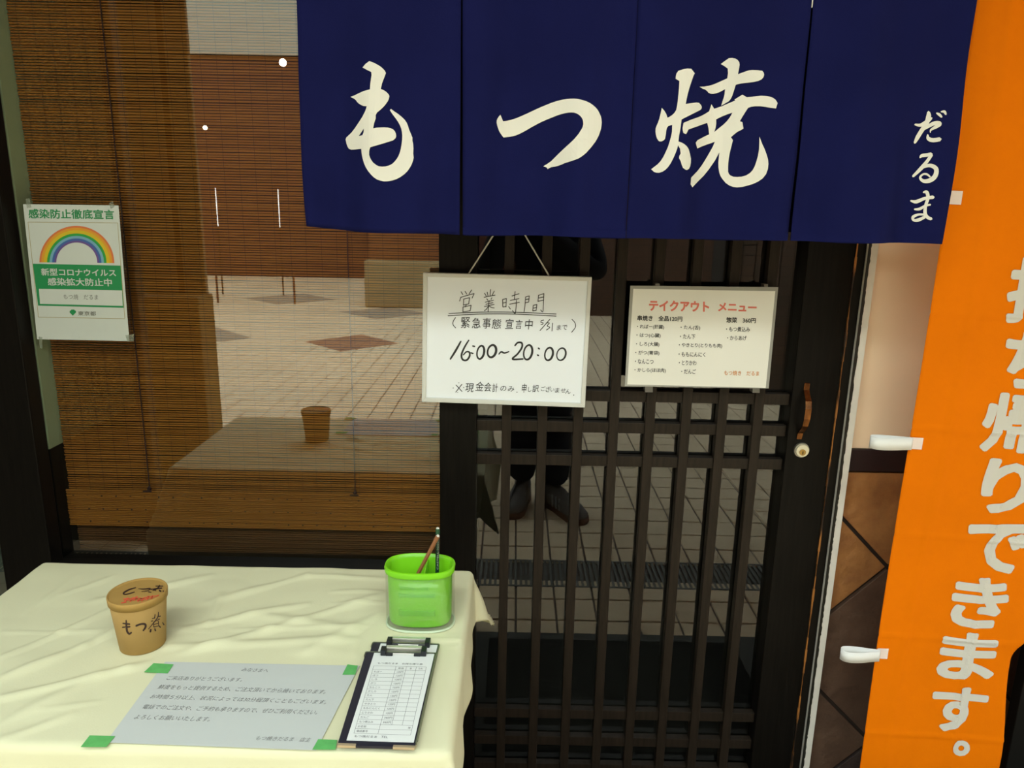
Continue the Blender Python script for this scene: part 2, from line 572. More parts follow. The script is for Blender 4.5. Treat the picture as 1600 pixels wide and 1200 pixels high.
# white painted strip with ragged black paint edge
S('trim_6', 0.738, 0.7555, -0.045, 0.06, 0.0, 1.95, mat('white_trim_paint', (0.74, 0.71, 0.62), 0.6, var=0.06, scale=20), 0.001)
bm = B()
pts = []
z = 0.0
while z < 1.95:
    w_ = 0.0018 + random.uniform(-0.0010, 0.0011)
    pts.append((0.7385 + w_, z)); z += random.uniform(0.003, 0.010)
for a, b2 in zip(pts[:-1], pts[1:]):
    f = bm.faces.new([bm.verts.new(p) for p in ((0.7345, -0.0462, a[1]), (a[0], -0.0462, a[1]), (b2[0], -0.0462, b2[1]), (0.7345, -0.0462, b2[1]))])
ge = bmesh.ops.extrude_face_region(bm, geom=bm.faces[:])
bmesh.ops.translate(bm, verts=[v for v in ge['geom'] if isinstance(v, bmesh.types.BMVert)], vec=(0, 0.0015, 0))
struct('trim_7', bm, mat('ragged_black_paint', (0.010, 0.010, 0.006), 0.5))

# right-hand wall: plaster, dark band, diamond stone tiles
bm = B(); box(bm, 0.7555, 3.2, 0.0, 0.12, 0.0, 2.03)
wall_r = struct('wall_right', bm, mat('wall_bed', (0.035, 0.02, 0.012), 0.9))
boxo('plaster_panel', 0.7555, 3.2, -0.008, 0.0, 0.903, 2.03, mat('beige_wall_panel', (0.95, 0.74, 0.50), 0.55, var=0.05, scale=2.5, spec=0.4), wall_r, bevel=0.002)
boxo('dark_band', 0.7555, 3.2, -0.014, 0.0, 0.850, 0.903, mat('dark_red_band', (0.014, 0.004, 0.004), 0.6), wall_r, bevel=0.002)
TC = [((0.24, 0.09, 0.025), (0.46, 0.21, 0.06)), ((0.070, 0.036, 0.020), (0.13, 0.072, 0.042)), ((0.20, 0.07, 0.02), (0.44, 0.20, 0.06)), ((0.05, 0.033, 0.026), (0.035, 0.02, 0.016)),
      ((0.13, 0.06, 0.028), (0.09, 0.04, 0.02))]
tms = [mat('slate_tile_%s' % n, a, 0.65, col2=b_, scale=14, bump=0.8, bscale=25, detail=8) for n, (a, b_) in zip(('ochre', 'umber', 'rust', 'coal', 'russet'), TC)]
def tile_colour(i, j):
    return {(1, -1): 0, (0, -1): 1, (0, -2): 2, (-1, -2): 3, (1, 0): 0, (-1, -3): 3, (0, -3): 4, (1, -2): 4}.get((i, j), (i * 7 + j * 3 + i * j) % 5)
SA, SB = 0.456, 0.502      # spacing of the joints across the two diagonals
for i in range(-3, 9):
    for j in range(-9, 3):
        # x+z between a0,a1; z-x between b0,b1
        a0, a1 = 1.05 + i * SA, 1.05 + (i + 1) * SA
        b0, b1 = -0.282 + j * SB, -0.282 + (j + 1) * SB
        gsum = 0.006
        a0 += gsum; a1 -= gsum; b0 += gsum; b1 -= gsum
        poly = [((a - b_) / 2, (a + b_) / 2) for a, b_ in ((a0, b0), (a0, b1), (a1, b1), (a1, b0))]
        for f in (lambda p: p[0] - 0.759, lambda p: 3.2 - p[0], lambda p: p[1] - 0.002, lambda p: 0.846 - p[1]):
            poly = clip(poly, f)
            if len(poly) < 3: break
        if len(poly) < 3: continue
        area = 0.5 * abs(sum(poly[k][0] * poly[(k + 1) % len(poly)][1] - poly[(k + 1) % len(poly)][0] * poly[k][1] for k in range(len(poly))))
        if area < 2e-4: continue
        bm = B(); prism(bm, poly, -0.009 - random.uniform(0, 0.002), 0.0)
        obj('stone_tile', bm, tms[tile_colour(i, j)], wall_r, bevel=0.0015)

# ================================================================== SLIDING LATTICE DOOR
door = bpy.data.objects.new('door_1', None); COL.objects.link(door); door.location = (0.277, 0.0, 0.0); door['kind'] = 'structure'
boxo('stile', -0.159, -0.077, -0.035, 0.012, 0.012, 1.95, M_BLACKWOOD, door, 0.002)
boxo('stile', 0.614, 0.7125, -0.035, 0.012, 0.012, 1.95, M_BLACKWOOD, door, 0.002)
boxo('top_rail', -0.077, 0.614, -0.033, 0.012, 1.86, 1.95, M_BLACKWOOD, door, 0.002)
boxo('bottom_rail', -0.077, 0.614, -0.033, 0.012, 0.012, 0.035, M_BLACKWOOD, door, 0.001)
M_LAT = mat('lattice_wood', (0.0200, 0.0140, 0.0095), 0.38, var=0.3, scale=6, stretch=(20, 20, 2), spec=0.16)
bb = B(); box(bb, -0.0105, 0.0105, -0.011, 0.011, 0, 1.828)
b0 = obj('lattice_bar', bb, M_LAT, door, bevel=0.0012)
for k in range(8):
    o = b0 if k == 0 else bpy.data.objects.new('lattice_bar', b0.data)
    if k:
        link(o, door)
        bv = o.modifiers.new('bevel', 'BEVEL'); bv.width = 0.0012; bv.segments = 2
    o.location = (-0.0105 + 0.0797 * k, -0.017, 0.033)
for k, zc in enumerate((1.018, 0.945, 0.866, 0.205, 0.128, 0.048)):
    boxo('lattice_rail', -0.077, 0.614, -0.022, -0.004, zc - 0.0125, zc + 0.0125, M_LAT, door, 0.001)
bm = B(); fs = box(bm, -0.079, 0.616, -0.0015, 0.0035, 0.03, 1.865)
for f in fs: f.material_index = 0 if abs(f.calc_center_median().y + 0.0015) < 1e-4 else 1
gp = obj('glass_pane', bm, [M_DOORGLASS, M_CLEAR], door, recalc=False)
# pull handle: bowed bronze strap
M_BRONZE = mat('worn_bronze', (0.05, 0.02, 0.012), 0.22, metal=0.9, col2=(0.50, 0.20, 0.05), scale=30, stretch=(1, 1, 0.35))
hx0, hx1 = 0.637, 0.649
prof = [(-0.0355, 1.060), (-0.0375, 1.058), (-0.038, 1.045), (-0.046, 1.036), (-0.058, 1.024), (-0.064, 1.008), (-0.064, 0.985), (-0.060, 0.968), (-0.050, 0.956), (-0.040, 0.946), (-0.0375, 0.932), (-0.0355, 0.930)]
bm = B(); ra = []
for (y, z) in prof:
    t = (z - 0.93) / 0.13
    cx = 0.6435 - 0.004 * (1 - t); wd = 0.0058 + 0.001 * math.sin(t * PI)
    ra.append([bm.verts.new((cx - wd, y, z)), bm.verts.new((cx + wd, y, z)), bm.verts.new((cx + wd, y + 0.0025, z)), bm.verts.new((cx - wd, y + 0.0025, z))])
for a, b_ in zip(ra[:-1], ra[1:]):
    for k in range(4): bm.faces.new((a[k], a[(k + 1) % 4], b_[(k + 1) % 4], b_[k]))
bm.faces.new(ra[0][::-1]); bm.faces.new(ra[-1])
hd = obj('door_handle', bm, M_BRONZE, door, bevel=0.0007)
hd['label'] = 'curved bronze pull handle'
# lock
lc = Vector((0.6475, 0, 0.9065))
bm = B(); tube(bm, [(lc.x, -0.034, lc.z), (lc.x, -0.040, lc.z)], 0.0165, 32, radii=[0.0175, 0.0165])
lk = obj('lock', bm, mat('lock_ring', (0.35, 0.33, 0.27), 0.35, metal=0.8), door, smooth=False)
lk['label'] = 'round silver keyhole lock'
bm = B(); tube(bm, [(lc.x, -0.039, lc.z), (lc.x, -0.0445, lc.z)], 0.015, 32, radii=[0.0150, 0.0138])
obj('lock_face', bm, mat('lock_silver', (0.72, 0.68, 0.52), 0.35, metal=0.5), lk)
bm = B(); tube(bm, [(lc.x, -0.044, lc.z - 0.003), (lc.x, -0.0465, lc.z - 0.003)], 0.007, 24)
obj('lock_plug', bm, mat('lock_brass', (0.40, 0.25, 0.07), 0.35, metal=0.8), lk)
bm = B(); box(bm, lc.x - 0.0008, lc.x + 0.0008, -0.0472, -0.0464, lc.z - 0.007, lc.z)
obj('keyhole', bm, M_BLACK, lk)

# ================================================================== BAMBOO BLIND
M_BAM = mat('bamboo_slats', (0.225, 0.080, 0.008), 0.6, col2=(0.320, 0.125, 0.015), scale=1.0, stretch=(1.8, 60, 300), detail=3, spec=0.3)
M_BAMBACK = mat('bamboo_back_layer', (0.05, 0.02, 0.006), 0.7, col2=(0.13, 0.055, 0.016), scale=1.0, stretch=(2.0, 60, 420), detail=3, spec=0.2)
bl = thing('bamboo_blind', 'brown split bamboo blind hanging closed behind the shop window', 'blind', (-0.61, 0.05, 0.57))
def slats(bm, x0, x1, y, z0, z1, pitch, th, gap):
    z = z0
    while z < z1:
        p = pitch * random.uniform(0.88, 1.12); h = p - gap * random.uniform(0.6, 1.3)
        yy = y + random.uniform(-0.0005, 0.0005)
        a = [(yy - th / 2, z + h * 0.25), (yy - th / 2, z + h * 0.75), (yy, z + h), (yy + th / 2, z + h * 0.5), (yy, z)]
        L = [bm.verts.new((x0 + random.uniform(-0.002, 0.002), q[0], q[1])) for q in a]
        dz = random.uniform(-0.0006, 0.0006)
        Rr = [bm.verts.new((x1, q[0], q[1] + dz)) for q in a]
        n = len(a)
        for k in range(n): bm.faces.new((L[k], L[(k + 1) % n], Rr[(k + 1) % n], Rr[k]))
        bm.faces.new(L[::-1]); bm.faces.new(Rr)
        z += p
bm = B(); slats(bm, -1.058, -0.163, 0.056, 0.660, 1.95, 0.0056, 0.0026, 0.0016)
o = obj('slats', bm, M_BAM, bl); o['kind'] = 'stuff'
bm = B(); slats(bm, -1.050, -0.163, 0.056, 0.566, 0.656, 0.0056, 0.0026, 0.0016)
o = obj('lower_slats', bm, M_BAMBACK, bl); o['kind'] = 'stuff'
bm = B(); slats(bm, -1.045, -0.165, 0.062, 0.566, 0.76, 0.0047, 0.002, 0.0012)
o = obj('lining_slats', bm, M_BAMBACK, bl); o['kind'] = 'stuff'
bm = B(); slats(bm, -1.056, -0.163, 0.040, 0.656, 0.746, 0.0046, 0.0024, 0.0009)
o = obj('gathered_fold', bm, M_BAM, bl); o['kind'] = 'stuff'
bm = B()
k = 0
while -1.04 + 0.034 * k < -0.17:
    x = -1.04 + 0.034 * k
    tube(bm, [(x, 0.0540, 0.567), (x, 0.0540, 1.95)], 0.0003, 4)
    for zz in (0.668, 0.700, 0.733): box(bm, x - 0.0018, x + 0.0018, 0.0381, 0.0392, zz - 0.0012 + random.uniform(-.002, .002), zz + 0.0012)
    k += 1
o = obj('binding_thread', bm, mat('brown_thread', (0.045, 0.015, 0.006), 0.9), bl); o['kind'] = 'stuff'
M_CORD = mat('dark_cord', (0.035, 0.012, 0.014), 0.9)
for x in (-0.862, -0.370):
    bm = B(); tube(bm, [(x, 0.0505, 0.748), (x + 0.001, 0.0500, 1.1), (x, 0.0505, 1.95)], 0.0013, 6)
    c = obj('pull_cord', bm, M_CORD, bl)
    bm = B()
    lathe(bm, [(0, 0.744), (0.004, 0.746), (0.005, 0.750), (0.003, 0.754), (0, 0.756)], x, 0.0485, 10)
    box(bm, x - 0.010, x + 0.010, 0.0365, 0.0385, 0.746, 0.7485)
    obj('knot', bm, M_CORD, c)

# ================================================================== TABLE AND CLOTH
TX0, TX1, TY0, TY1, TZ = -0.925, -0.068, -0.775, -0.265, 0.720
tb_ = thing('folding_table', 'small folding table standing hidden under the cream cloth', 'table', ((TX0 + TX1) / 2, (TY0 + TY1) / 2, 0.006))
boxo('tabletop', TX0 + 0.006, TX1 - 0.006, TY0 + 0.006, TY1 - 0.006, TZ - 0.032, TZ - 0.007, mat('laminate', (0.35, 0.30, 0.22), 0.6), tb_, 0.004)
for sx in (TX0 + 0.06, TX1 - 0.06):
    for sy in (TY0 + 0.06, TY1 - 0.06):
        bm = B(); tube(bm, [(sx, sy, 0.006), (sx, sy, TZ - 0.032)], 0.012, 12)
        obj('leg', bm, M_STEEL, tb_)
# wrinkles: soft ridges (x0,y0,x1,y1,height,width)
ridges = []
def rg(p0, p1, h, wd):
    a = atz(*p0, TZ); b = atz(*p1, TZ); ridges.append((a.x, a.y, b.x, b.y, h, wd))
for p0, p1, h, wd in (((0, 1062), (130, 1010), .0040, .010), ((130, 1010), (230, 960), .003, .010), ((0, 1092), (200, 1045), .0040, .008), ((200, 1045), (420, 985), .004, .009),
                      ((420, 985), (600, 930), .0035, .010), ((0, 1030), (170, 955), .003, .008), ((150, 940), (330, 900), .0028, .010), ((270, 985), (480, 945), .0035, .009), ((330, 940), (480, 900), .003, .010),
                      ((0, 990), (160, 985), .0016, .004), ((260, 985), (600, 980), .0014, .004), ((480, 900), (600, 905), .002, .006), ((620, 1000), (735, 1000), .0022, .007), ((650, 1012), (730, 1008), .0016, .005),
                      ((0, 1130), (150, 1060), .0025, .012), ((0, 1155), (110, 1120), .002, .008), ((60, 1110), (170, 1095), .0012, .004), ((260, 1010), (560, 1000), .003, .010), ((390, 960), (560, 985), .002, .010),
                      ((480, 1020), (600, 955), .003, .012), ((560, 1010), (560, 1060), .002, .01), ((690, 900), (700, 985), .003, .012), ((520, 925), (600, 925), .0018, .005), ((500, 945), (600, 942), .0015, .004),
                      ((320, 985), (345, 930), .0025, .008), ((680, 1040), (700, 1160), .0018, .01), ((100, 930), (180, 900), .0018, .007), ((40, 960), (120, 900), .0015, .008), ((600, 1000), (700, 1020), .0020, .006)):
    rg(p0, p1, h, wd)
FLAT = [(-0.545, -0.215, -0.785, -0.575, 0.03), (-0.232, -0.10, -0.80, -0.53, 0.02), (-0.215, -0.085, -0.49, -0.41, 0.012), (-0.628, -0.555, -0.575, -0.50, 0.012)]
def sstep(a, b, x):
    t = max(0, min(1, (x - a) / (b - a))); return t * t * (3 - 2 * t)
def wrinkle(x, y):
    h = 0
    for (x0, y0, x1, y1, hh, wd) in ridges:
        dx, dy = x1 - x0, y1 - y0; L2 = dx * dx + dy * dy
        t = max(0, min(1, ((x - x0) * dx + (y - y0) * dy) / L2))
        s = ((x - x0) * dy - (y - y0) * dx) / math.sqrt(L2)
        d = math.hypot(x - x0 - dx * t, y - y0 - dy * t + 0.02 * math.sin(t * 4 + x0 * 9) * 0.12)
        if d < wd * 4: h += hh * math.exp(-(d / wd) ** 2) * (0.4 + 0.6 * math.sin(PI * (0.12 + 0.76 * t)))
    h += 0.0006 * math.sin(23 * x + 31 * y) + 0.0005 * math.sin(47 * x - 17 * y + 1) + 0.0004 * math.sin(71 * y + 9 * x)
    m_ = 1.0
    for (fx0, fx1, fy0, fy1, e) in FLAT:
        d = max(fx0 - x, x - fx1, fy0 - y, y - fy1)
        m_ = min(m_, sstep(-0.002, e, d))
    return max(0.0, h) * m_ * 1.5
HR, HBk, HF, HL = 0.105, 0.115, 0.30, 0.12
nx, ny = 230, 190
bm = B(); grid = []
R0 = 0.012
jb = ny - 24
for j in range(ny + 1):
    row = []
    sy0 = TY0 - HF + (TY1 - TY0 + HF) * min(1, j / jb)
    for i in range(nx + 1):
        sx = TX0 - HL + (TX1 + HR - TX0 + HL) * i / nx; sy = sy0
        if j > jb: sy = TY1 + (HBk + 0.24 * sstep(TX1 - 0.01, TX1 - 0.14, sx)) * (j - jb) / (ny - jb)
        ix = max(TX0 + R0, min(TX1 - R0, sx)); iy = max(TY0 + R0, min(TY1 - R0, sy))
        ox, oy = sx - ix, sy - iy
        d = math.hypot(ox, oy)
        if d < 1e-9:
            row.append(bm.verts.new((sx, sy, TZ + wrinkle(sx, sy)))); continue
        ux, uy = ox / d, oy / d
        a = min(d / R0, PI / 2)
        outw = R0 * math.sin(a); down = R0 * (1 - math.cos(a))
        ex = max(0, d - R0 * PI / 2)
        corner = min(abs(ux), abs(uy)) * 1.414       # 0 on the sides, 1 on the diagonal
        s = sx * 1.0 if abs(uy) > abs(ux) else sy
        wave = 0.045 * math.sin(s * 26 + 1.3) * (1 - corner) + 0.03 * math.sin(s * 47)
        kk = 0.05 + 0.36 * corner + wave * 0.9
        kk = max(0.0, kk)
        outw += ex * kk; down += ex * math.sqrt(max(0, 1 - kk * kk))
        zt = wrinkle(ix, iy) * (1 - sstep(0, 0.02, d))
        row.append(bm.verts.new((ix + ux * outw, iy + uy * outw, TZ + zt - down)))
    grid.append(row)
for j in range(ny):
    for i in range(nx): bm.faces.new((grid[j][i], grid[j][i + 1], grid[j + 1][i + 1], grid[j + 1][i]))
cl = obj('tablecloth', bm, M_CLOTH, None, smooth=True)
so = cl.modifiers.new('solid', 'SOLIDIFY'); so.thickness = 0.0008; so.offset = -1
tag(cl, 'wrinkled cream tablecloth draped over the table in front of the window', 'tablecloth')

# ------------------------------------------------ paper cup
CX, CY = -0.590, -0.540
ct = at(220, 930, CY)
CZ0 = TZ + 0.0008
CZ1 = CZ0 + 0.094
M_KRAFT = mat('kraft_paper', (0.46, 0.29, 0.10), 0.75, var=0.06, scale=12, spec=0.25)
M_KRAFTLID = mat('kraft_lid', (0.40, 0.24, 0.065), 0.7, var=0.08, scale=14, spec=0.25)
cup = thing('paper_cup', 'brown kraft paper cup with lid and black brush lettering on the cream tablecloth', 'cup', (CX, CY, CZ0))
RB, RT_ = 0.0340, 0.0415
bm = B(); lathe(bm, [(0, CZ0 + 0.003), (RB - 0.002, CZ0 + 0.003), (RB - 0.001, CZ0), (RB, CZ0 + 0.0005), (RT_, CZ1 - 0.012), (RT_, CZ1 - 0.005), (0, CZ1 - 0.005)], CX, CY, 64)
obj('cup_body', bm, M_KRAFT, cup, smooth=False)
bpy.data.objects[-1] if False else None
bm = B(); lathe(bm, [(RT_ + 0.0004, CZ1 - 0.0125), (RT_ + 0.0018, CZ1 - 0.013), (RT_ + 0.0026, CZ1 - 0.002), (RT_ + 0.0018, CZ1), (RT_ + 0.0005, CZ1 - 0.0003), (RT_ - 0.0005, CZ1 - 0.0025), (0, CZ1 - 0.0025)], CX, CY, 64)
lid = obj('lid', bm, M_KRAFTLID, cup)
for o in cup.children:
    for p in o.data.polygons: p.use_smooth = abs(p.normal.z) < 0.5
def on_cup(zx, zy):
    px, py = 140 + zx * 0.13333, 880 + zy * 0.13333
    d = ray(px, py); lo, hi = 0.9, 1.5
    best = None; t = lo
    while t < hi:
        p = CAM + d * t
        r_ = RB + (RT_ - RB) * (p.z - CZ0) / (CZ1 - 0.012 - CZ0) + 0.0006
        if math.hypot(p.x - CX, p.y - CY) <= r_: return p
        t += 0.0004
    return CAM + d * 1.2
def on_lid(zx, zy):
    return atz(140 + zx * 0.13333, 880 + zy * 0.13333, CZ1 - 0.0019)
M_BRUSH = mat('brush_ink', (0.035, 0.012, 0.008), 0.6)
bm = B()
strokes(bm, [[(428, 668, 14), (432, 740, 24), (440, 800, 24), (465, 828, 24), (490, 812, 18)], [(390, 705, 16), (470, 715, 20)], [(385, 752, 16), (472, 745, 20)],
             [(545, 735, 24), (600, 714, 22), (650, 716, 26), (655, 750, 24), (628, 790, 18)],
             [(768, 600, 10), (762, 645, 12)], [(735, 650, 10), (830, 620, 14)], [(806, 572, 8), (795, 640, 12), (690, 772, 8)], [(722, 680, 10), (820, 655, 12)],
             [(750, 690, 9), (800, 672, 9), (810, 735, 9)], [(750, 690, 9), (752, 748, 9)], [(752, 718, 9), (803, 705, 9)], [(752, 748, 9), (810, 735, 9)],
             [(718, 775, 18), (712, 805, 22)], [(765, 768, 16), (772, 792, 18)], [(815, 735, 14), (830, 752, 16)], [(855, 695, 10), (872, 722, 14)]], on_cup, n=4)
o = obj('lettering', bm, M_BRUSH, cup, recalc=False); o['label'] = 'black brush characters on the cup side'
bm = B()
strokes(bm, [[(540, 285, 10), (460, 310, 16), (395, 352, 18), (430, 364, 12), (525, 338, 12)], [(570, 298, 6), (640, 302, 12), (712, 296, 14), (680, 322, 10), (610, 332, 6)], [(690, 335, 12), (722, 340, 10)],
             [(740, 320, 10), (800, 290, 16), (820, 258, 12)], [(775, 268, 12), (860, 268, 12)], [(720, 305, 12), (845, 292, 16)], [(765, 312, 12), (770, 322, 14)], [(815, 318, 18), (835, 328, 20)], [(862, 325, 20), (872, 335, 18)]], on_lid, n=4)
o = obj('lid_lettering', bm, M_BRUSH, lid, recalc=False)
bm = B()
for cx_, cy_, s_ in ((430, 425, 34), (490, 425, 32), (540, 410, 28), (580, 425, 34), (625, 420, 30), (680, 405, 26), (730, 398, 22), (790, 392, 34)):
    strokes(bm, [[(cx_ - s_, cy_ - 6, 9), (cx_ + s_, cy_ - 12, 9)], [(cx_ - s_ * .8, cy_ + 12, 9), (cx_ + s_ * .8, cy_ + 6, 9)], [(cx_ + s_ * .5, cy_ - 22, 9), (cx_ - s_ * .5, cy_ + 28, 9)]], on_lid, smooth=False)
strokes(bm, [[(370, 465, 10), (430, 455, 10)], [(600, 468, 10), (650, 455, 10)]], on_lid, smooth=False)
o = obj('red_lettering', bm, mat('red_ink', (0.75, 0.09, 0.045), 0.6), lid, recalc=False)

# ------------------------------------------------ green pencil box
GX, GY = -0.150, -0.458
GZ = TZ + 0.0006
GH = 0.109
pb = thing('pencil_box', 'bright green oval tub in a clear sleeve holding two pencils on the cream tablecloth', 'container', (GX, GY, GZ))
def stad(hw, hd):
    def f(a, r):
        # r is inset (positive shrinks); superellipse-like stadium
        c, s_ = math.cos(a), math.sin(a)
        n = 2.6
        k = (abs(c) ** n + abs(s_) ** n) ** (-1 / n)
        return ((hw + r) * c * k, (hd + r) * s_ * k)
    return f
def ring(bm, prof, cx, cy, hw, hd, seg=72, close=False):
    f = stad(hw, hd); rows = []
    for (r, z) in prof:
        rows.append([bm.verts.new((cx + f(2 * PI * k / seg, r)[0], cy + f(2 * PI * k / seg, r)[1], z)) for k in range(seg)])
    for a, b_ in zip(rows[:-1], rows[1:]):
        for k in range(seg): bm.faces.new((a[k], a[(k + 1) % seg], b_[(k + 1) % seg], b_[k]))
    return rows
M_GREEN = mat('lime_plastic', (0.20, 0.62, 0.008), 0.38, spec=0.5)
M_GREENIN = M_GREEN
HW, HD = 0.0530, 0.033
bm = B()
rows = ring(bm, [(-0.006, GZ + 0.006), (-0.002, GZ + 0.007), (0.0, GZ + 0.012), (0.0015, GZ + GH - 0.012), (0.0015, GZ + GH - 0.010), (0.0058, GZ + GH - 0.0095), (0.0068, GZ + GH - 0.003), (0.0058, GZ + GH), (0.0035, GZ + GH + 0.0008), (0.0015, GZ + GH - 0.001), (-0.001, GZ + GH - 0.006), (-0.003, GZ + 0.014)], GX, GY, HW, HD)
bm.faces.new(rows[0][::-1]); bm.faces.new(rows[-1])
inner = obj('tub', bm, M_GREEN, pb, smooth=True)
es = inner.modifiers.new('es', 'EDGE_SPLIT'); es.split_angle = math.radians(50)
M_RIB = mat('lime_plastic_dark', (0.13, 0.50, 0.008), 0.4)  # darker green plastic of the moulded ribs
for (za, zb, xa, xb) in ((0.078, 0.083, -.030, .018), (0.064, 0.070, -.032, .028), (0.030, 0.040, -.032, .028)):
    boxo('moulded_rib', GX + xa, GX + xb, GY - HD - 0.0012, GY - HD + 0.004, GZ + za, GZ + zb, M_RIB, pb, 0.0005)
bm = B(); box(bm, GX + 0.0085, GX + 0.0105, GY - HD + 0.003, GY + HD - 0.003, GZ + 0.012, GZ + GH - 0.008)
obj('divider', bm, M_GREENIN, pb)
def sleeve_mat():
    mm = bpy.data.materials.new('clear_sleeve'); mm.use_nodes = True; nt = mm.node_tree; nt.nodes.clear()
    out = nt.nodes.new('ShaderNodeOutputMaterial'); m1 = nt.nodes.new('ShaderNodeMixShader'); m2 = nt.nodes.new('ShaderNodeMixShader')
    tr = nt.nodes.new('ShaderNodeBsdfTransparent'); tr.inputs[0].default_value = (0.98, 0.99, 0.97, 1)
    df = nt.nodes.new('ShaderNodeBsdfDiffuse'); df.inputs[0].default_value = (0.8, 0.85, 0.7, 1)
    gl = nt.nodes.new('ShaderNodeBsdfGlossy'); gl.inputs['Roughness'].default_value = 0.08
    lw = nt.nodes.new('ShaderNodeLayerWeight'); lw.inputs[0].default_value = 0.35
    m1.inputs[0].default_value = 0.02
    nt.links.new(tr.outputs[0], m1.inputs[1]); nt.links.new(df.outputs[0], m1.inputs[2])
    mr = nt.nodes.new('ShaderNodeMath'); mr.operation = 'MULTIPLY'; mr.inputs[1].default_value = 0.18
    nt.links.new(lw.outputs['Fresnel'], mr.inputs[0]); nt.links.new(mr.outputs[0], m2.inputs[0])
    nt.links.new(m1.outputs[0], m2.inputs[1]); nt.links.new(gl.outputs[0], m2.inputs[2]); nt.links.new(m2.outputs[0], out.inputs[0])
    return mm
bm = B()
rows = ring(bm, [(0.0, GZ + 0.0045), (0.004, GZ + 0.0045), (0.0045, GZ + 0.010), (0.0045, GZ + GH - 0.011), (0.0055, GZ + GH - 0.011), (0.0057, GZ + 0.006), (0.0062, GZ + 0.001), (0.005, GZ), (0.0, GZ)], GX, GY, HW, HD)
bm.faces.new(rows[-1][::-1]); bm.faces.new(rows[0])
M_SLEEVE = sleeve_mat()
obj('sleeve', bm, M_SLEEVE, pb, smooth=True)
bm = B()
f = stad(HW, HD)
tube(bm, [(GX + f(2 * PI * k / 64, 0.0045)[0], GY + f(2 * PI * k / 64, 0.0045)[1], GZ + 0.0022) for k in range(65)], 0.0022, 8, caps=False)
obj('base_rim', bm, mat('frosted_plastic', (0.62, 0.70, 0.52), 0.3, trans=0.0), pb, smooth=True)
# pencils
def pencil(name, label, p0, p1, r, mbody, mend):
    p0, p1 = Vector(p0), Vector(p1)
    t = thing(name, label, 'pencil', p0)
    d = (p1 - p0)
    bm = B(); tube(bm, [p0, p0 + d * 0.93], r, 6); obj('barrel', bm, mbody, t)
    bm = B(); tube(bm, [p0 + d * 0.93, p0 + d * 0.985], r * 1.04, 12); obj('end_cap', bm, mend, t)
    bm = B(); tube(bm, [p0 + d * 0.985, p1], r * 0.8, 12, radii=[r * 0.8, r * 0.55]); obj('tip', bm, mat('pale_tip', (0.7, 0.7, 0.6), 0.6), t)
    return t
yb = GY + 0.006
p_top = at(684, 824, yb + 0.016); p_bot = Vector((at(682, 900, yb - 0.01).x, yb - 0.012, GZ + 0.012))
M_DG = mat('dark_green_lacquer', (0.004, 0.030, 0.014), 0.3)
gpn = pencil('green_pencil', 'dark green pencil standing upright in the lime tub', p_bot, p_top, 0.0036, M_DG, mat('green_end', (0.006, 0.06, 0.02), 0.3))
w_top = at(685, 836, yb - 0.004); w_bot = at(655, 893, yb - 0.012)
w_bot = at(624, 952, GY - 0.004); w_bot.z = max(w_bot.z, GZ + 0.014)
pencil('wooden_pencil', 'plain brown wooden pencil leaning across the green one in the lime tub', w_bot, w_top, 0.0036, mat('cedar', (0.26, 0.10, 0.035), 0.5, var=0.15, scale=40, stretch=(1, 1, 0.1)), mat('cedar_end', (0.26, 0.10, 0.035), 0.5))
def on_pen(px, py):
    q = at(px, py, yb); dd = (p_top - p_bot); t = (q.z - p_bot.z) / dd.z
    c = p_bot + dd * t
    return at(px, py, c.y - 0.0040)
bm = B()
vs, fs_ = glyph_mesh('CASTELL 9000')
X0, X1 = min(v[0] for v in vs), max(v[0] for v in vs)
o_ = [bm.verts.new(on_pen(685.2 - v[1] * 3.8, 890 - (v[0] - X0) / (X1 - X0) * 44)) for v in vs]
for f_ in fs_:
    try: bm.faces.new([o_[i] for i in f_])
    except ValueError: pass
obj('lettering', bm, mat('pale_foil', (0.35, 0.40, 0.28), 0.5), gpn, recalc=False)

# ------------------------------------------------ taped letter on the table
NZ = TZ + 0.0022
def P_n(px, py): return atz(px, py, NZ + 0.0004)
bm = B()
quadf(bm, ((258, 1034), (562, 1040), (494, 1172), (165, 1160)), lambda x, y: atz(x, y, NZ))
ge = bmesh.ops.extrude_face_region(bm, geom=bm.faces[:])
bmesh.ops.translate(bm, verts=[v for v in ge['geom'] if isinstance(v, bmesh.types.BMVert)], vec=(0, 0, -0.0004))
nt_ = obj('paper_notice', bm, M_NOTICE, None)
tag(nt_, 'white printed letter taped flat to the cream tablecloth with green tape', 'notice')
bm = B()
def tl(s, x0, y0, x1, y1, h, sh, bold=0.004):
    # slanted printed line; x0..x1 at left/right baseline, h = glyph height, sh = slant
    bm = B(); h *= 0.85
    text(bm, s, ((x0 + sh, y0 - h / 2), (x1 + sh, y1 - h / 2), (x1, y1 + h / 2), (x0, y0 + h / 2)), P_n, 0.0)
    obj('text_line', bm, mat('faint_ink', (0.20, 0.20, 0.19), 0.7), nt_, recalc=False)
tl('みなさまへ', 376, 1046, 417, 1048, 6.5, 5)
tl('ご来店ありがとうございます。', 259, 1059, 377, 1062, 7.5, 5)
tl('鮮度をもっと提供するため、ご注文頂いてから焼いております。', 245, 1073, 507, 1081, 8, 6)
tl('お時間５分以上、状況によっては30分程頂くこともございます。', 233, 1088, 508, 1097, 8, 6)
tl('電話でのご注文や、ご予約も承りますので、ぜひご利用ください。', 221, 1104, 494, 1113, 8.5, 6)
tl('よろしくお願いいたします。', 208, 1120, 326, 1124, 8.5, 6)
tl('もつ焼きだるま　店主', 398, 1153, 483, 1156, 8, 5)
M_TAPE = mat('green_masking_tape', (0.115, 0.44, 0.115), 0.75, var=0.12, scale=60)
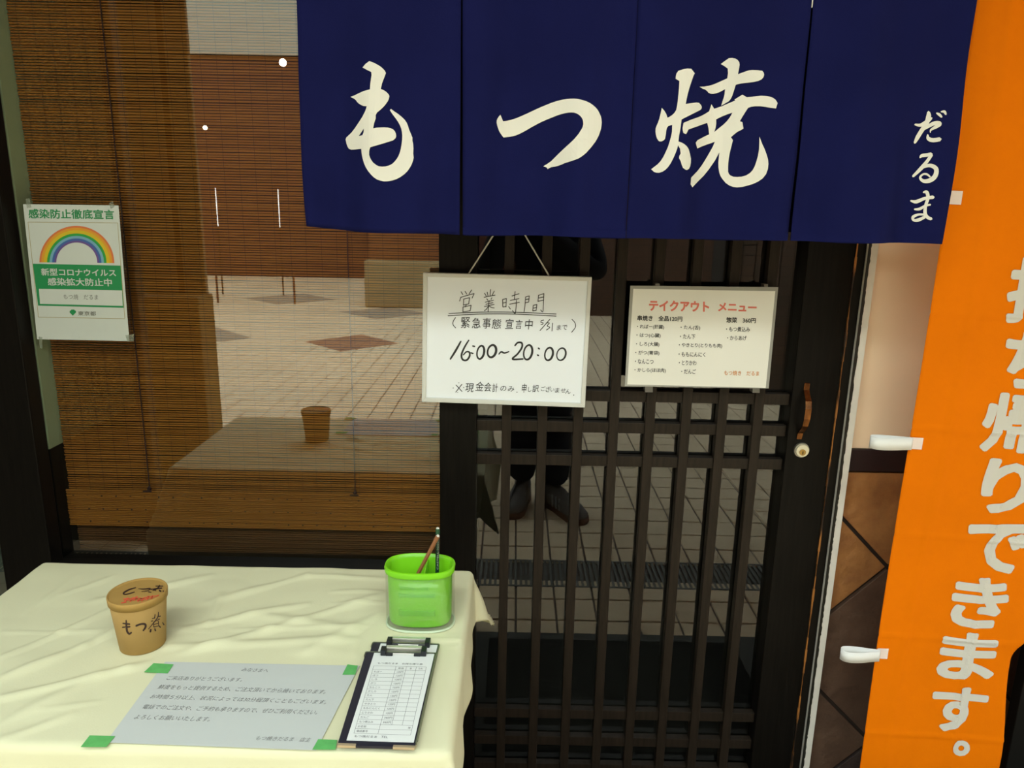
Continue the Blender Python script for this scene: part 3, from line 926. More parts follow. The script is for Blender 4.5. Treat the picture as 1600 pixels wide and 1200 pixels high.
for q in (((240, 1036), (271, 1038), (262, 1052), (225, 1050)), ((543, 1038), (559, 1040), (555, 1054), (535, 1054)),
          ((140, 1149), (180, 1150), (166, 1167), (126, 1167)), ((497, 1155), (527, 1156), (524, 1171), (488, 1171))):
    bm = B(); quadf(bm, q, lambda x, y: atz(x, y, NZ + 0.0010))
    ge = bmesh.ops.extrude_face_region(bm, geom=bm.faces[:])
    bmesh.ops.translate(bm, verts=[v for v in ge['geom'] if isinstance(v, bmesh.types.BMVert)], vec=(0, 0, -0.0003))
    obj('tape', bm, M_TAPE, nt_)

# ------------------------------------------------ clipboards
M_BOARD = mat('dark_navy_vinyl', (0.010, 0.010, 0.022), 0.35)
M_BRASS = mat('pale_brass_corner', (0.62, 0.50, 0.32), 0.35, metal=0.6)
M_CLIPB = mat('black_plastic', (0.010, 0.011, 0.015), 0.35)
def rr(bm, quad, z0, z1, rad=0.006):
    """rounded flat board from four (x,y) corners"""
    out = []
    n = 4
    for i in range(n):
        p = Vector(quad[i]); a = Vector(quad[(i - 1) % n]); b_ = Vector(quad[(i + 1) % n])
        u = (a - p).normalized(); v = (b_ - p).normalized()
        for k in range(6):
            t = k / 5
            q0 = p + u * rad * (1 - t) ** 2 + v * rad * t ** 2
            out.append((q0.x, q0.y))
    lo = [bm.verts.new((x, y, z0)) for x, y in out]; hi = [bm.verts.new((x, y, z1)) for x, y in out]
    bm.faces.new(hi); bm.faces.new(lo[::-1])
    for i in range(len(out)): bm.faces.new((lo[i], lo[(i + 1) % len(out)], hi[(i + 1) % len(out)], hi[i]))
def clipboard(name, label, c_tl, c_tr, c_br, c_bl, z, form):
    tl_, tr_, br_, bl_ = [Vector((p.x, p.y)) for p in (c_tl, c_tr, c_br, c_bl)]
    def uv(u, v, zz):
        q = (tl_ * (1 - u) + tr_ * u) * (1 - v) + (bl_ * (1 - u) + br_ * u) * v
        return Vector((q.x, q.y, zz))
    c = uv(.5, .5, z)
    t = thing(name, label, 'clipboard', c)
    bm = B(); rr(bm, (bl_, br_, tr_, tl_), z, z + 0.0040); obj('board', bm, M_BOARD, t, bevel=0.0006)
    # metal binding along the rim
    Wd = (tr_ - tl_).length; Ht = (bl_ - tl_).length
    for (u0, u1, v0, v1) in ((0, 0.24, 0.985, 1.006), (0.72, 1.0, 0.985, 1.006), (-0.012, 0.006, 0, 0.05), (0.992, 1.01, 0.0, 0.96), (0.0, 1.0, -0.006, 0.003)):
        bm = B()
        pts = [uv(u0, v0, z + 0.0006), uv(u1, v0, z + 0.0006), uv(u1, v1, z + 0.0006), uv(u0, v1, z + 0.0006)]
        a = [bm.verts.new(p) for p in pts]; b_ = [bm.verts.new(p + Vector((0, 0, 0.0040))) for p in pts]
        bm.faces.new(a[::-1]); bm.faces.new(b_)
        for i in range(4): bm.faces.new((a[i], a[(i + 1) % 4], b_[(i + 1) % 4], b_[i]))
        o = obj('metal_edge', bm, M_BRASS if v0 > 0.9 else mat('dull_steel_edge', (0.22, 0.24, 0.16), 0.4, metal=0.7), t, bevel=0.0004)
    # sheet
    zp = z + 0.0046
    bm = B()
    ps = [uv(0.125, 0.02, zp), uv(0.985, 0.02, zp), uv(0.975, 0.962, zp), uv(0.105, 0.962, zp)]
    a = [bm.verts.new(p) for p in ps]; b_ = [bm.verts.new(p + Vector((0, 0, 0.0008))) for p in ps]
    bm.faces.new(a[::-1]); bm.faces.new(b_)
    for i in range(4): bm.faces.new((a[i], a[(i + 1) % 4], b_[(i + 1) % 4], b_[i]))
    sh = obj('order_form', bm, M_PAPER, t)
    if form:
        sh['label'] = 'white order form ruled into rows and columns'
        def on(u, v): return uv(0.105 + 0.87 * u, 0.02 + 0.942 * v, zp + 0.0011)
        bm = B()
        text(bm, 'もつ焼だるま　お持ち帰り表', ((0.13, 0.128), (0.86, 0.130), (0.86, 0.152), (0.13, 0.150)), on, 0.004)
        r0, dr = 0.175, 0.0475
        def vl(u, v0, v1): quadf(bm, ((u - .0022, v0), (u + .0022, v0), (u + .0022, v1), (u - .0022, v1)), on)
        def hl(v, u0, u1): quadf(bm, ((u0, v - .0010), (u1, v - .0010), (u1, v + .0010), (u0, v + .0010)), on)
        vl(0.08, r0, r0 + 16 * dr); vl(0.93, r0, r0 + 16 * dr); vl(0.44, r0, r0 + 16 * dr); vl(0.61, r0, r0 + 14 * dr); vl(0.77, r0, r0 + 14 * dr)
        for k in range(17): hl(r0 + k * dr, 0.08, 0.93)
        names = ['ればー', 'はつ', 'しろ', 'がつ', 'なんこつ', 'かしら', 'たん', 'たん下', 'やきとり', 'ももにんにく', 'とりかわ', 'だんご', 'もつ煮込み', 'からあげ', 'お名前', '電話番号']
        for k, nme in enumerate(names):
            v0 = r0 + k * dr + 0.013; hgt = 0.022
            if k == 0:
                for s_, u0, u1 in (('単価', 0.48, 0.57), ('塩', 0.67, 0.70), ('たれ', 0.81, 0.88)): text(bm, s_, ((u0, v0), (u1, v0), (u1, v0 + hgt), (u0, v0 + hgt)), on)
                continue
            nm = names[k - 1] if k < 14 else names[k]
            text(bm, nm, ((0.11, v0), (0.11 + 0.042 * len(nm), v0), (0.11 + 0.042 * len(nm), v0 + hgt), (0.11, v0 + hgt)), on)
            if k < 12: text(bm, '120円', ((0.48, v0), (0.58, v0), (0.58, v0 + hgt), (0.48, v0 + hgt)), on)
            elif k < 14: text(bm, '360円', ((0.47, v0), (0.59, v0), (0.59, v0 + hgt), (0.47, v0 + hgt)), on)
        text(bm, '時', ((0.87, r0 + 14.3 * dr), (0.905, r0 + 14.3 * dr), (0.905, r0 + 14.75 * dr), (0.87, r0 + 14.75 * dr)), on, 0.004)
        text(bm, 'もつ焼だるま', ((0.10, 0.951), (0.44, 0.951), (0.44, 0.973), (0.10, 0.973)), on, 0.004)
        text(bm, 'TEL', ((0.50, 0.951), (0.60, 0.951), (0.60, 0.971), (0.50, 0.971)), on, 0.0)
        obj('printed_table', bm, M_INKGREY, sh, recalc=False)
    # clip: metal bar, two black jaws, wire
    zc = z + 0.006
    cl_ = bpy.data.objects.new('clip', None); cl_.location = uv(0.55, 0.04, zc); cl_.empty_display_size = .02
    link(cl_, t); cl_.location = uv(0.55, 0.04, zc)
    def bar(name, u0, u1, v0, v1, za, zb, mt_, par):
        bm = B()
        pts = [uv(u0, v0, za), uv(u1, v0, za), uv(u1, v1, za), uv(u0, v1, za)]
        a = [bm.verts.new(p) for p in pts]; b_ = [bm.verts.new(Vector((p.x, p.y, zb))) for p in pts]
        bm.faces.new(a[::-1]); bm.faces.new(b_)
        for i in range(4): bm.faces.new((a[i], a[(i + 1) % 4], b_[(i + 1) % 4], b_[i]))
        return obj(name, bm, mt_, par, bevel=0.0008)
    bar('clip_bar', 0.30, 0.80, -0.004, 0.018, zc + 0.006, zc + 0.0095, M_STEEL, cl_)
    bar('clip_back', 0.30, 0.80, -0.010, -0.004, zc - 0.001, zc + 0.0095, M_STEEL, cl_)
    for (u0, u1, s_) in ((0.225, 0.30, 1), (0.80, 0.875, -1)):
        bar('jaw', u0, u1, -0.006, 0.060, zc - 0.0005, zc + 0.009, M_CLIPB, cl_)
        if s_ == 1: bar('jaw_foot', u1 - 0.002, u1 + 0.10, 0.042, 0.062, zc - 0.0005, zc + 0.003, M_CLIPB, cl_)
        else: bar('jaw_foot', u0 - 0.10, u0 + 0.002, 0.042, 0.062, zc - 0.0005, zc + 0.003, M_CLIPB, cl_)
    bm = B(); tube(bm, [uv(0.30 + 0.5 * k / 12, 0.052 - 0.016 * math.sin(PI * k / 12), zc + 0.0012) for k in range(13)], 0.0006, 6); obj('wire', bm, M_STEEL, cl_)
    return t
zA = TZ + 0.0008
clipboard('clipboard', 'dark clipboard lying underneath the other one, only its top clip and sheet edge showing', atz(583, 1007, zA), atz(686, 1010, zA), atz(650, 1168, zA), atz(528, 1165, zA), zA, False)
zB = zA + 0.0066
zB2 = zB
clipboard('clipboard', 'dark clipboard with brass-cornered edge and ruled order form, on top of the pair', atz(572, 1022, zB), atz(681, 1024, zB), atz(648, 1172, zB), atz(527, 1168, zB), zB, True)

# ================================================================== POSTER ON THE WINDOW
def to(Y): return lambda px, py: at(px, py, Y)
def slab(bm, quad, Y, th, mi=0):
    pf = to(Y)
    a = [bm.verts.new(pf(*p)) for p in quad]; b_ = [bm.verts.new(v.co + Vector((0, th, 0))) for v in a]
    f = bm.faces.new(a); f.material_index = mi; bm.faces.new(b_[::-1]).material_index = mi
    for i in range(4): bm.faces.new((a[i], a[(i + 1) % 4], b_[(i + 1) % 4], b_[i])).material_index = mi
M_POSTER = mat('poster_paper', (0.56, 0.60, 0.54), 0.55, spec=0.35)
bm = B(); slab(bm, ((36, 319), (185, 321), (202, 533), (58, 530)), -0.006, 0.0010)
po = obj('poster', bm, M_POSTER, None)
tag(po, 'white poster with a rainbow arch and green panel, stuck on the left of the window', 'poster')
def Z5(x, y): return (x / 4.0, 280 + y / 4.0)
def layer(name, parent, material, Y):
    return name, parent, material, Y
def pstr(s, x0, y0, x1, y1, slx=0.0, sly=0.0):
    a = Z5(x0, y0); b_ = Z5(x1, y1)
    return ((a[0], a[1]), (b_[0], a[1] + sly), (b_[0] + slx, b_[1] + sly), (a[0] + slx, b_[1]))
M_PGREEN = mat('poster_green', (0.010, 0.235, 0.068), 0.6)
bm = B(); text(bm, '感染防止徹底宣言', pstr('', 176, 185, 712, 245, 1.0, 1.5), to(-0.0063), 0.020)
obj('heading_text', bm, M_PGREEN, po, recalc=False)
bm = B(); quadf(bm, [Z5(*p) for p in ((205, 528), (757, 540), (777, 804), (238, 790))], to(-0.0062))
obj('green_panel', bm, M_PGREEN, po, recalc=False)
bm = B(); quadf(bm, [Z5(*p) for p in ((243, 685), (763, 695), (767, 792), (250, 779))], to(-0.0064))
text(bm, '新型コロナウイルス', pstr('', 255, 556, 722, 602, 1.2, 1.6), to(-0.0065), 0.020)
text(bm, '感染拡大防止中', pstr('', 296, 616, 697, 664, 1.2, 1.4), to(-0.0065), 0.020)
obj('white_print', bm, M_POSTER, po, recalc=False)
bm = B(); text(bm, 'もつ焼　だるま', pstr('', 397, 718, 613, 750, 0, 1.0), to(-0.0066), 0.004)
obj('name_text', bm, mat('poster_grey', (0.17, 0.18, 0.15), 0.7), po, recalc=False)
bm = B(); text(bm, '東京都', pstr('', 487, 824, 600, 852, 0, 0.6), to(-0.0066), 0.01)
obj('city_text', bm, mat('poster_grey', (0.17, 0.18, 0.15), 0.7), po, recalc=False)
bm = B()     # fan leaf
cx_, cy_ = Z5(455, 852)
pts = [(cx_, cy_ + 0.3)]
for k in range(13):
    a = math.radians(205 + 130 * k / 12)
    rr_ = 7.2 + (0.5 if k % 3 else -0.2)
    pts.append((cx_ + rr_ * math.cos(a) * 0.80, cy_ - 2 + rr_ * math.sin(a)))
f = bm.faces.new([bm.verts.new(at(x, y, -0.0066)) for x, y in pts])
obj('leaf_mark', bm, M_PGREEN, po, recalc=False)
bands = [(58.5, 55.5, (0.62, 0.16, 0.045)), (55.5, 51.5, (0.66, 0.30, 0.02)), (51.5, 46.5, (0.60, 0.44, 0.012)), (46.5, 42.5, (0.02, 0.30, 0.05)), (42.5, 38.5, (0.16, 0.36, 0.46)), (38.5, 35.0, (0.045, 0.11, 0.32)), (35.0, 32.0, (0.13, 0.07, 0.24))]
for n_, (ro, ri, c) in enumerate(bands):
    bm = B(); N = 40
    def P(a, r): return at(120.0 + r * math.cos(a) + (0 if True else 0), 410.5 - 0.985 * r * math.sin(a) + (r * math.cos(a)) * 0.012, -0.0063)
    o_ = [bm.verts.new(P(PI * k / N, ro)) for k in range(N + 1)]; i_ = [bm.verts.new(P(PI * k / N, ri)) for k in range(N + 1)]
    for k in range(N): bm.faces.new((o_[k], o_[k + 1], i_[k + 1], i_[k]))
    obj('rainbow_band', bm, mat('rainbow_' + ('coral', 'amber', 'yellow', 'leaf', 'sky', 'blue', 'violet')[n_], c, 0.6), po, recalc=False)
bm = B()
def pline(p, q, w_, Y):
    a = Z5(*p); b_ = Z5(*q); d = Vector((b_[0] - a[0], b_[1] - a[1])).normalized(); n_ = Vector((-d.y, d.x)) * w_ / 2
    quadf(bm, ((a[0] + n_.x, a[1] + n_.y), (b_[0] + n_.x, b_[1] + n_.y), (b_[0] - n_.x, b_[1] - n_.y), (a[0] - n_.x, a[1] - n_.y)), to(Y))
for p, q in (((175, 268), (735, 273)), ((175, 268), (240, 862)), ((735, 273), (780, 870)), ((240, 862), (780, 872))): pline(p, q, 0.8, -0.0063)
obj('border_line', bm, mat('poster_gold', (0.38, 0.32, 0.14), 0.6), po, recalc=False)
for q in (((40, 311), (46, 310), (49, 324), (42, 325)), ((170, 318), (176, 314), (179, 323), (173, 326)), ((196, 524), (209, 522), (209, 533), (199, 534)), ((60, 526), (66, 527), (66, 545), (62, 543))):
    bm = B(); slab(bm, q, -0.0068, 0.0004); obj('clear_tape', bm, mat('clear_tape', (0.35, 0.40, 0.30), 0.4, alpha=0.25), po)

# ================================================================== WHITEBOARD
WY = -0.066
wq = ((661, 426), (925, 433), (914, 637), (659, 628))
wb = thing('whiteboard', 'white dry-erase board with handwritten opening hours hanging by a cord on the door', 'whiteboard', at(790, 632, WY))
def inset(q, d):
    c = [sum(p[0] for p in q) / 4, sum(p[1] for p in q) / 4]
    return [(p[0] + (d if p[0] < c[0] else -d), p[1] + (d if p[1] < c[1] else -d)) for p in q]
iq = inset(wq, 6.5)
bm = B(); slab(bm, inset(wq, 4), WY + 0.0015, 0.010); obj('writing_panel', bm, mat('dry_erase_white', (0.86, 0.90, 0.92), 0.30, spec=0.5), wb)
M_FRAME = mat('board_frame', (0.68, 0.68, 0.62), 0.45)
for i in range(4):
    a, b_ = wq[i], wq[(i + 1) % 4]; c, d = iq[(i + 1) % 4], iq[i]
    bm = B(); slab(bm, (a, b_, c, d), WY - 0.003, 0.016); obj('frame_side', bm, M_FRAME, wb, bevel=0.0012)
# cord over a peg hidden behind the curtain
bm = B(); tube(bm, [at(732, 428, WY + 0.004), at(768, 372, WY + 0.012), at(794, 331, WY + 0.02), at(798, 329, WY + 0.02), at(823, 372, WY + 0.012), at(858, 431, WY + 0.004)], 0.0016, 8)
obj('cord', bm, mat('white_cord', (0.62, 0.60, 0.52), 0.8), wb)
pg = at(796, 332, WY)
bm = B(); tube(bm, [(pg.x, -0.075, pg.z - 0.001), (pg.x, -0.027, pg.z - 0.001)], 0.0022, 10); obj('cord_hook', bm, M_STEEL, door)
def Z(x, y): return at(660 + x * 0.18330, 420 + y * 0.18330, WY + 0.0009)
L = lambda *p: list(p)
thin = []
thin += [L((330, 195), (345, 222)), L((364, 192), (378, 216)), L((420, 180), (398, 214)), L((327, 243), (317, 276)), L((327, 243), (385, 226), (441, 211)), L((441, 211), (424, 250)),
         L((352, 258), (350, 312)), L((352, 258), (402, 246)), L((402, 246), (395, 300)), L((351, 309), (396, 299)), L((374, 302), (368, 325)), L((346, 326), (345, 368)), L((346, 326), (416, 311)), L((416, 311), (407, 360)), L((345, 367), (408, 358))]
thin += [L((530, 208), (545, 234)), L((552, 198), (559, 232)), L((581, 176), (577, 232)), L((613, 190), (594, 226)), L((526, 243), (620, 224)), L((548, 254), (558, 270)), L((593, 245), (584, 262)), L((535, 285), (606, 268)), L((540, 303), (602, 288)),
         L((528, 322), (612, 303)), L((568, 270), (560, 366)), L((560, 322), (545, 345), (528, 357)), L((568, 318), (590, 330), (613, 334))]
thin += [L((684, 262), (686, 325)), L((684, 262), (716, 253)), L((716, 253), (713, 326)), L((686, 292), (713, 286)), L((686, 326), (714, 320)), L((790, 193), (784, 262)), L((763, 232), (824, 212)), L((748, 270), (824, 254)), L((742, 302), (827, 286)),
         L((802, 268), (797, 340), (790, 382), (768, 356)), L((735, 322), (750, 343))]
thin += [L((880, 240), (874, 310), (867, 367)), L((880, 240), (912, 231)), L((912, 231), (905, 285)), L((879, 263), (908, 256)), L((877, 290), (905, 284)), L((990, 226), (985, 280)), L((990, 226), (1036, 211)), L((1036, 211), (1031, 300), (1026, 366), (1008, 350)),
         L((989, 250), (1032, 240)), L((987, 276), (1031, 268)), L((945, 312), (941, 360)), L((945, 312), (976, 304)), L((976, 304), (970, 356)), L((944, 336), (972, 330)), L((941, 359), (970, 354))]
thin += [L((225, 381), (500, 370), (800, 371), (1140, 386)), L((218, 400), (500, 386), (800, 387), (1140, 404))]
M_MK = mat('marker_thin', (0.03, 0.033, 0.033), 0.6)
bm = B(); strokes(bm, thin, Z, w=6.6, n=4)
obj('heading_writing', bm, M_MK, wb, recalc=False)
bm = B()
med = [L((282, 416), (262, 450), (262, 478), (284, 504)), L((1274, 430), (1300, 460), (1304, 498), (1272, 541)), L((1014, 441), (1010, 456), (1027, 459), (1026, 471), (1010, 475)), L((1014, 441), (1034, 437)), L((1087, 430), (1002, 527)),
       L((1055, 462), (1082, 462), (1064, 487), (1086, 500), (1056, 522)), L((1110, 463), (1104, 531)),
       L((286, 990), (338, 1046)), L((337, 984), (284, 1052)), L((310, 972, 8)), L((262, 1016, 8)), L((352, 1012, 8)), L((300, 1054, 7)), L((806, 1052, 9)), L((1290, 1076, 9))]
strokes(bm, med[:7], Z, w=6.6, n=4)
def ch(s, cx, cy, w_, h_, rot=0.0, bold=0.004):
    r_ = random.uniform(-0.05, 0.05) + rot
    q = [(cx + (dx * math.cos(r_) - dy * math.sin(r_)) + (-dy) * 0.10, cy + (dx * math.sin(r_) + dy * math.cos(r_))) for dx, dy in ((-w_ / 2, -h_ / 2), (w_ / 2, -h_ / 2), (w_ / 2, h_ / 2), (-w_ / 2, h_ / 2))]
    text(bm, s, q, Z, bold)
for a in (('緊', 368, 458, 76, 94), ('急', 460, 462, 74, 88), ('事', 548, 464, 70, 90), ('態', 632, 470, 78, 84), ('宣', 742, 470, 68, 86), ('言', 822, 474, 58, 78), ('中', 908, 474, 64, 86), ('ま', 1164, 500, 38, 42), ('で', 1214, 500, 44, 40)): ch(*a)
obj('date_writing', bm, M_MK, wb, recalc=False)
bm = B(); strokes(bm, med[7:], Z, w=6.6, n=4)
for a in (('現', 402, 1014, 72, 74), ('金', 488, 1002, 70, 80), ('会', 558, 1008, 62, 78), ('計', 620, 1014, 46, 74), ('の', 690, 1020, 50, 44), ('み', 756, 1024, 54, 46), ('申', 868, 1018, 38, 78), ('し', 916, 1028, 30, 40), ('訳', 966, 1020, 54, 62),
          ('ご', 1030, 1022, 38, 40), ('ざ', 1072, 1026, 42, 48), ('い', 1108, 1032, 32, 28), ('ま', 1150, 1036, 36, 42), ('せ', 1200, 1038, 42, 36), ('ん', 1242, 1046, 44, 38)): ch(*a)
obj('note_writing', bm, M_MK, wb, recalc=False)
bm = B()
def zero(cx, cy, rx, ry, sl=0.28, w0=16):
    return [(cx + rx * math.cos(a) + sl * ry * -math.sin(a) * -1 * 0.5 * 1.0, cy + ry * math.sin(a) * -1, w0 + 3 * math.cos(a)) for a in [2.0 + 2 * PI * k / 14 for k in range(15)]]
big = [L((328, 618, 13), (285, 695, 18), (238, 770, 14)), L((396, 608, 11), (358, 670, 15), (333, 735, 16), (345, 775, 16), (378, 778, 16), (402, 745, 16), (400, 712, 14), (375, 708, 12), (348, 735, 10)),
       L((428, 658, 12), (446, 662, 12)), L((412, 716, 12), (432, 722, 12)), zero(496, 712, 30, 56), zero(592, 702, 36, 52, w0=18), L((652, 728, 10), (672, 708, 14), (700, 718, 14), (738, 706, 9)),
       L((788, 656, 13), (812, 630, 15), (846, 632, 16), (848, 670, 16), (812, 725, 15), (768, 770, 16), (858, 768, 13)), zero(900, 712, 36, 62), L((988, 676, 13), (998, 684, 13)), L((980, 734, 13), (990, 740, 13)), zero(1078, 726, 34, 54), zero(1184, 728, 38, 52, w0=13)]
strokes(bm, big, Z, n=5)
obj('hours_writing', bm, mat('marker_bold', (0.014, 0.015, 0.015), 0.5), wb, recalc=False)

# ================================================================== LAMINATED MENU
MY = -0.055
def Z8(x, y): return (960 + x / 4.284, 360 + y / 4.284)
bm = B(); slab(bm, [Z8(*p) for p in ((107, 370), (1097, 380), (1033, 1058), (70, 1043))], MY, 0.0012)
mn = obj('takeout_menu', bm, mat('laminate_film', (0.33, 0.33, 0.29), 0.15, spec=0.7), None)
tag(mn, 'laminated takeaway menu with red heading fixed to the lattice door beside the whiteboard', 'menu')
bm = B(); slab(bm, [Z8(*p) for p in ((127, 391), (1077, 407), (1013, 1054), (86, 1031))], MY - 0.0006, 0.0004); obj('menu_sheet', bm, mat('menu_paper', (0.82, 0.81, 0.72), 0.4, spec=0.4), mn)
TMY = to(MY - 0.0009)
def mt_(s, x0, x1, yc, h=33, bold=0.0, sly=None):
    a = Z8(x0, yc - h / 2); b_ = Z8(x1, yc + h / 2); dy = (b_[0] - a[0]) * 0.022
    text(bm, s, ((a[0], a[1]), (b_[0], a[1] + dy), (b_[0] - .3, b_[1] + dy), (a[0] - .3, b_[1])), TMY, bold)
bm = B(); mt_('テイクアウト', 232, 635, 502, 72, 0.042); mt_('メニュー', 695, 953, 512, 58, 0.042); obj('red_heading', bm, mat('menu_red', (0.76, 0.19, 0.13), 0.6), mn, recalc=False)
bm = B()
mt_('串焼き　全品120円', 155, 455, 586, 36, 0.030); mt_('惣菜　360円', 750, 947, 599, 36, 0.030)
for s_, x0, x1, yc in (('・ればー(肝臓)', 152, 333, 645), ('・はつ(心臓)', 148, 310, 702), ('・しろ(大腸)', 145, 302, 761), ('・がつ(胃袋)', 140, 302, 819), ('・なんこつ', 138, 262, 876), ('・かしら(ほほ肉)', 135, 345, 935),
                       ('・たん(舌)', 443, 575, 650), ('・たん下', 440, 542, 710), ('・やきとり(とりもも肉)', 432, 722, 768), ('・ももにんにく', 430, 610, 828), ('・とりかわ', 432, 550, 885), ('・だんご', 448, 546, 943),
                       ('・もつ煮込み', 748, 908, 660), ('・からあげ', 755, 885, 719)): mt_(s_, x0, x1, yc, 32, 0.015)
obj('menu_text', bm, mat('menu_black', (0.04, 0.04, 0.035), 0.6), mn, recalc=False)
bm = B(); mt_('もつ焼き　だるま', 735, 970, 953, 32, 0.014); obj('orange_name', bm, mat('menu_orange', (0.62, 0.25, 0.07), 0.6), mn, recalc=False)
for q in (((1008, 604), (1020, 604), (1020, 613), (1008, 613)), ((1176, 606), (1187, 606), (1187, 614), (1176, 614)), ((1024, 443), (1031, 443), (1031, 449), (1024, 449)), ((1194, 444), (1200, 444), (1200, 450), (1194, 450))):
    bm = B(); slab(bm, q, MY + 0.0014, 0.022); obj('clear_tab', bm, mat('clear_tab', (0.12, 0.11, 0.09), 0.3), mn)

# ================================================================== NOREN CURTAIN
NY = -0.30
def disp(x, z):
    """soft hanging folds, growing towards the hem"""
    g = 0.35 + 0.65 * max(0, min(1, (1.95 - z) / 0.55))
    return g * 2.0 * (0.0065 * math.sin(17 * x + 1.2 + 1.6 * (z - 1.4)) + 0.004 * math.sin(39 * x + 3.0 * (z - 1.4) + 0.5) + 0.0022 * math.sin(71 * x - 6 * z)) + 0.0012 * math.sin(30 * z + 20 * x)
nr = thing('shop_curtain', 'dark navy split shop curtain with white brush characters hanging over the door', 'curtain', (0.187, NY, 1.373))
seams = [(-0.366, -0.360), (-0.0945, -0.0950, -0.0895, -0.0885), (0.190, 0.1905, 0.1915, 0.1925), (0.4700, 0.4755, 0.4715, 0.4800), (0.737, 0.741)]
panels = [(-0.366, -0.360, -0.0935, -0.0955), (-0.0930, -0.0895, 0.1900, 0.1905), (0.1902, 0.1918, 0.4690, 0.4735), (0.4695, 0.4800, 0.737, 0.7415)]
ZT, ZB_ = 1.95, 1.372
pobj = []
for n_, (xa, xb, xc, xd) in enumerate(panels):
    bm = B(); NX, NZ_ = 44, 60; gr = []
    for j in range(NZ_ + 1):
        v = j / NZ_; z = ZT + (ZB_ - ZT) * v; row = []
        for i in range(NX + 1):
            u = i / NX
            x = (xa + (xb - xa) * v) * (1 - u) + (xc + (xd - xc) * v) * u
            if n_ == 0: x += (1 - u) * 0.006 * math.sin(v * 5 + 1.0) * v
            if n_ == 3: x += u * (0.006 * math.sin(v * 7 + 2.0) * v)
            zz = z + (0.008 * (1 - u) ** 3 * v if n_ == 0 else 0) + 0.0012 * math.sin(x * 30) * v
            row.append(bm.verts.new((x, NY + disp(x, z), zz)))
        gr.append(row)
    for j in range(NZ_):
        for i in range(NX): bm.faces.new((gr[j][i], gr[j][i + 1], gr[j + 1][i + 1], gr[j + 1][i]))
    o = obj('curtain_panel', bm, M_NAVY, nr, smooth=True)
    sm = o.modifiers.new('solid', 'SOLIDIFY'); sm.thickness = 0.0012; sm.offset = 0
    pobj.append(o)
    # hem stitch fold
    bm = B()
    zt = ZB_ + 0.013
    for i in range(40):
        u0, u1 = i / 40, (i + 1) / 40
        X0_, X1_ = xb + (xd - xb) * u0, xb + (xd - xb) * u1
        f = bm.faces.new([bm.verts.new(p) for p in ((X0_, NY + disp(X0_, zt) - 0.0016, zt), (X1_, NY + disp(X1_, zt) - 0.0016, zt), (X1_, NY + disp(X1_, ZB_) - 0.0016, ZB_ + 0.0006), (X0_, NY + disp(X0_, ZB_) - 0.0016, ZB_ + 0.0006))])
    bmesh.ops.remove_doubles(bm, verts=bm.verts[:], dist=1e-6)
    if n_ != 0: obj('hem', bm, M_NAVY, o, smooth=True)
    else: bm.free()
def on_noren(px, py):
    p = at(px, py, NY)
    for _ in range(2): p = at(px, py, NY + disp(p.x, p.z) - 0.0022)
    return p
def glyph_poly(name, loops_list, ox, oy, s, par, label):
    bm = B()
    for loops in loops_list:
        lp = [[(ox + x * s, oy + y * s) for x, y in l] for l in loops]
        poly_fill(bm, lp, on_noren)
    o = obj(name, bm, M_PRINT, par, recalc=False); o['label'] = label
    return o
MO = [[(685, 177), (720, 190), (745, 203), (770, 218), (790, 235), (806, 252), (815, 270), (800, 310), (785, 350), (775, 395), (800, 406), (820, 420), (835, 436), (842, 450), (838, 472), (830, 490), (815, 512), (800, 530), (775, 555), (745, 580), (735, 600), (735, 625), (722, 665), (715, 703), (740, 698), (770, 696), (800, 695), (830, 697), (852, 702), (870, 710), (885, 726), (893, 745), (895, 765), (890, 780), (870, 797), (780, 825), (693, 850),
       (686, 870), (684, 885), (684, 910), (690, 930), (700, 950), (715, 970), (740, 990), (760, 999), (785, 1002), (812, 1000), (840, 993), (865, 980), (885, 960), (902, 938), (915, 915), (925, 888), (932, 860), (938, 825), (942, 790), (943, 760), (940, 730), (935, 705), (925, 680), (912, 655), (895, 630), (870, 597), (845, 560), (855, 551), (880, 570), (910, 590), (940, 615), (962, 636), (978, 660), (988, 685), (995, 710), (1010, 745), (1022, 775), (1022, 800), (1028, 825), (1030, 860), (1028, 900), (1032, 930), (1028, 950), (1018, 980), (1005, 1005), (985, 1035), (960, 1060), (930, 1082), (900, 1098), (865, 1110), (830, 1116),
       (800, 1117), (775, 1112), (745, 1102), (720, 1085), (697, 1062), (675, 1035), (656, 1004), (642, 970), (632, 935), (625, 900), (622, 862), (575, 868), (545, 870), (525, 862), (515, 845), (508, 825), (500, 790), (505, 775), (515, 765), (545, 737), (570, 705), (592, 672), (610, 645), (632, 610), (650, 575), (660, 550), (665, 530), (640, 528), (620, 520), (602, 508), (590, 497), (580, 482), (565, 470), (537, 457), (570, 445), (600, 430), (640, 412), (690, 398), (692, 368), (695, 340), (703, 285), (700, 262), (665, 245), (632, 227), (655, 200)],
      [(603, 762), (625, 730), (643, 703), (640, 735), (630, 757)]]
glyph_poly('brush_character', [MO], 440, 60, 0.2, pobj[0], 'white brush character on the leftmost curtain panel')
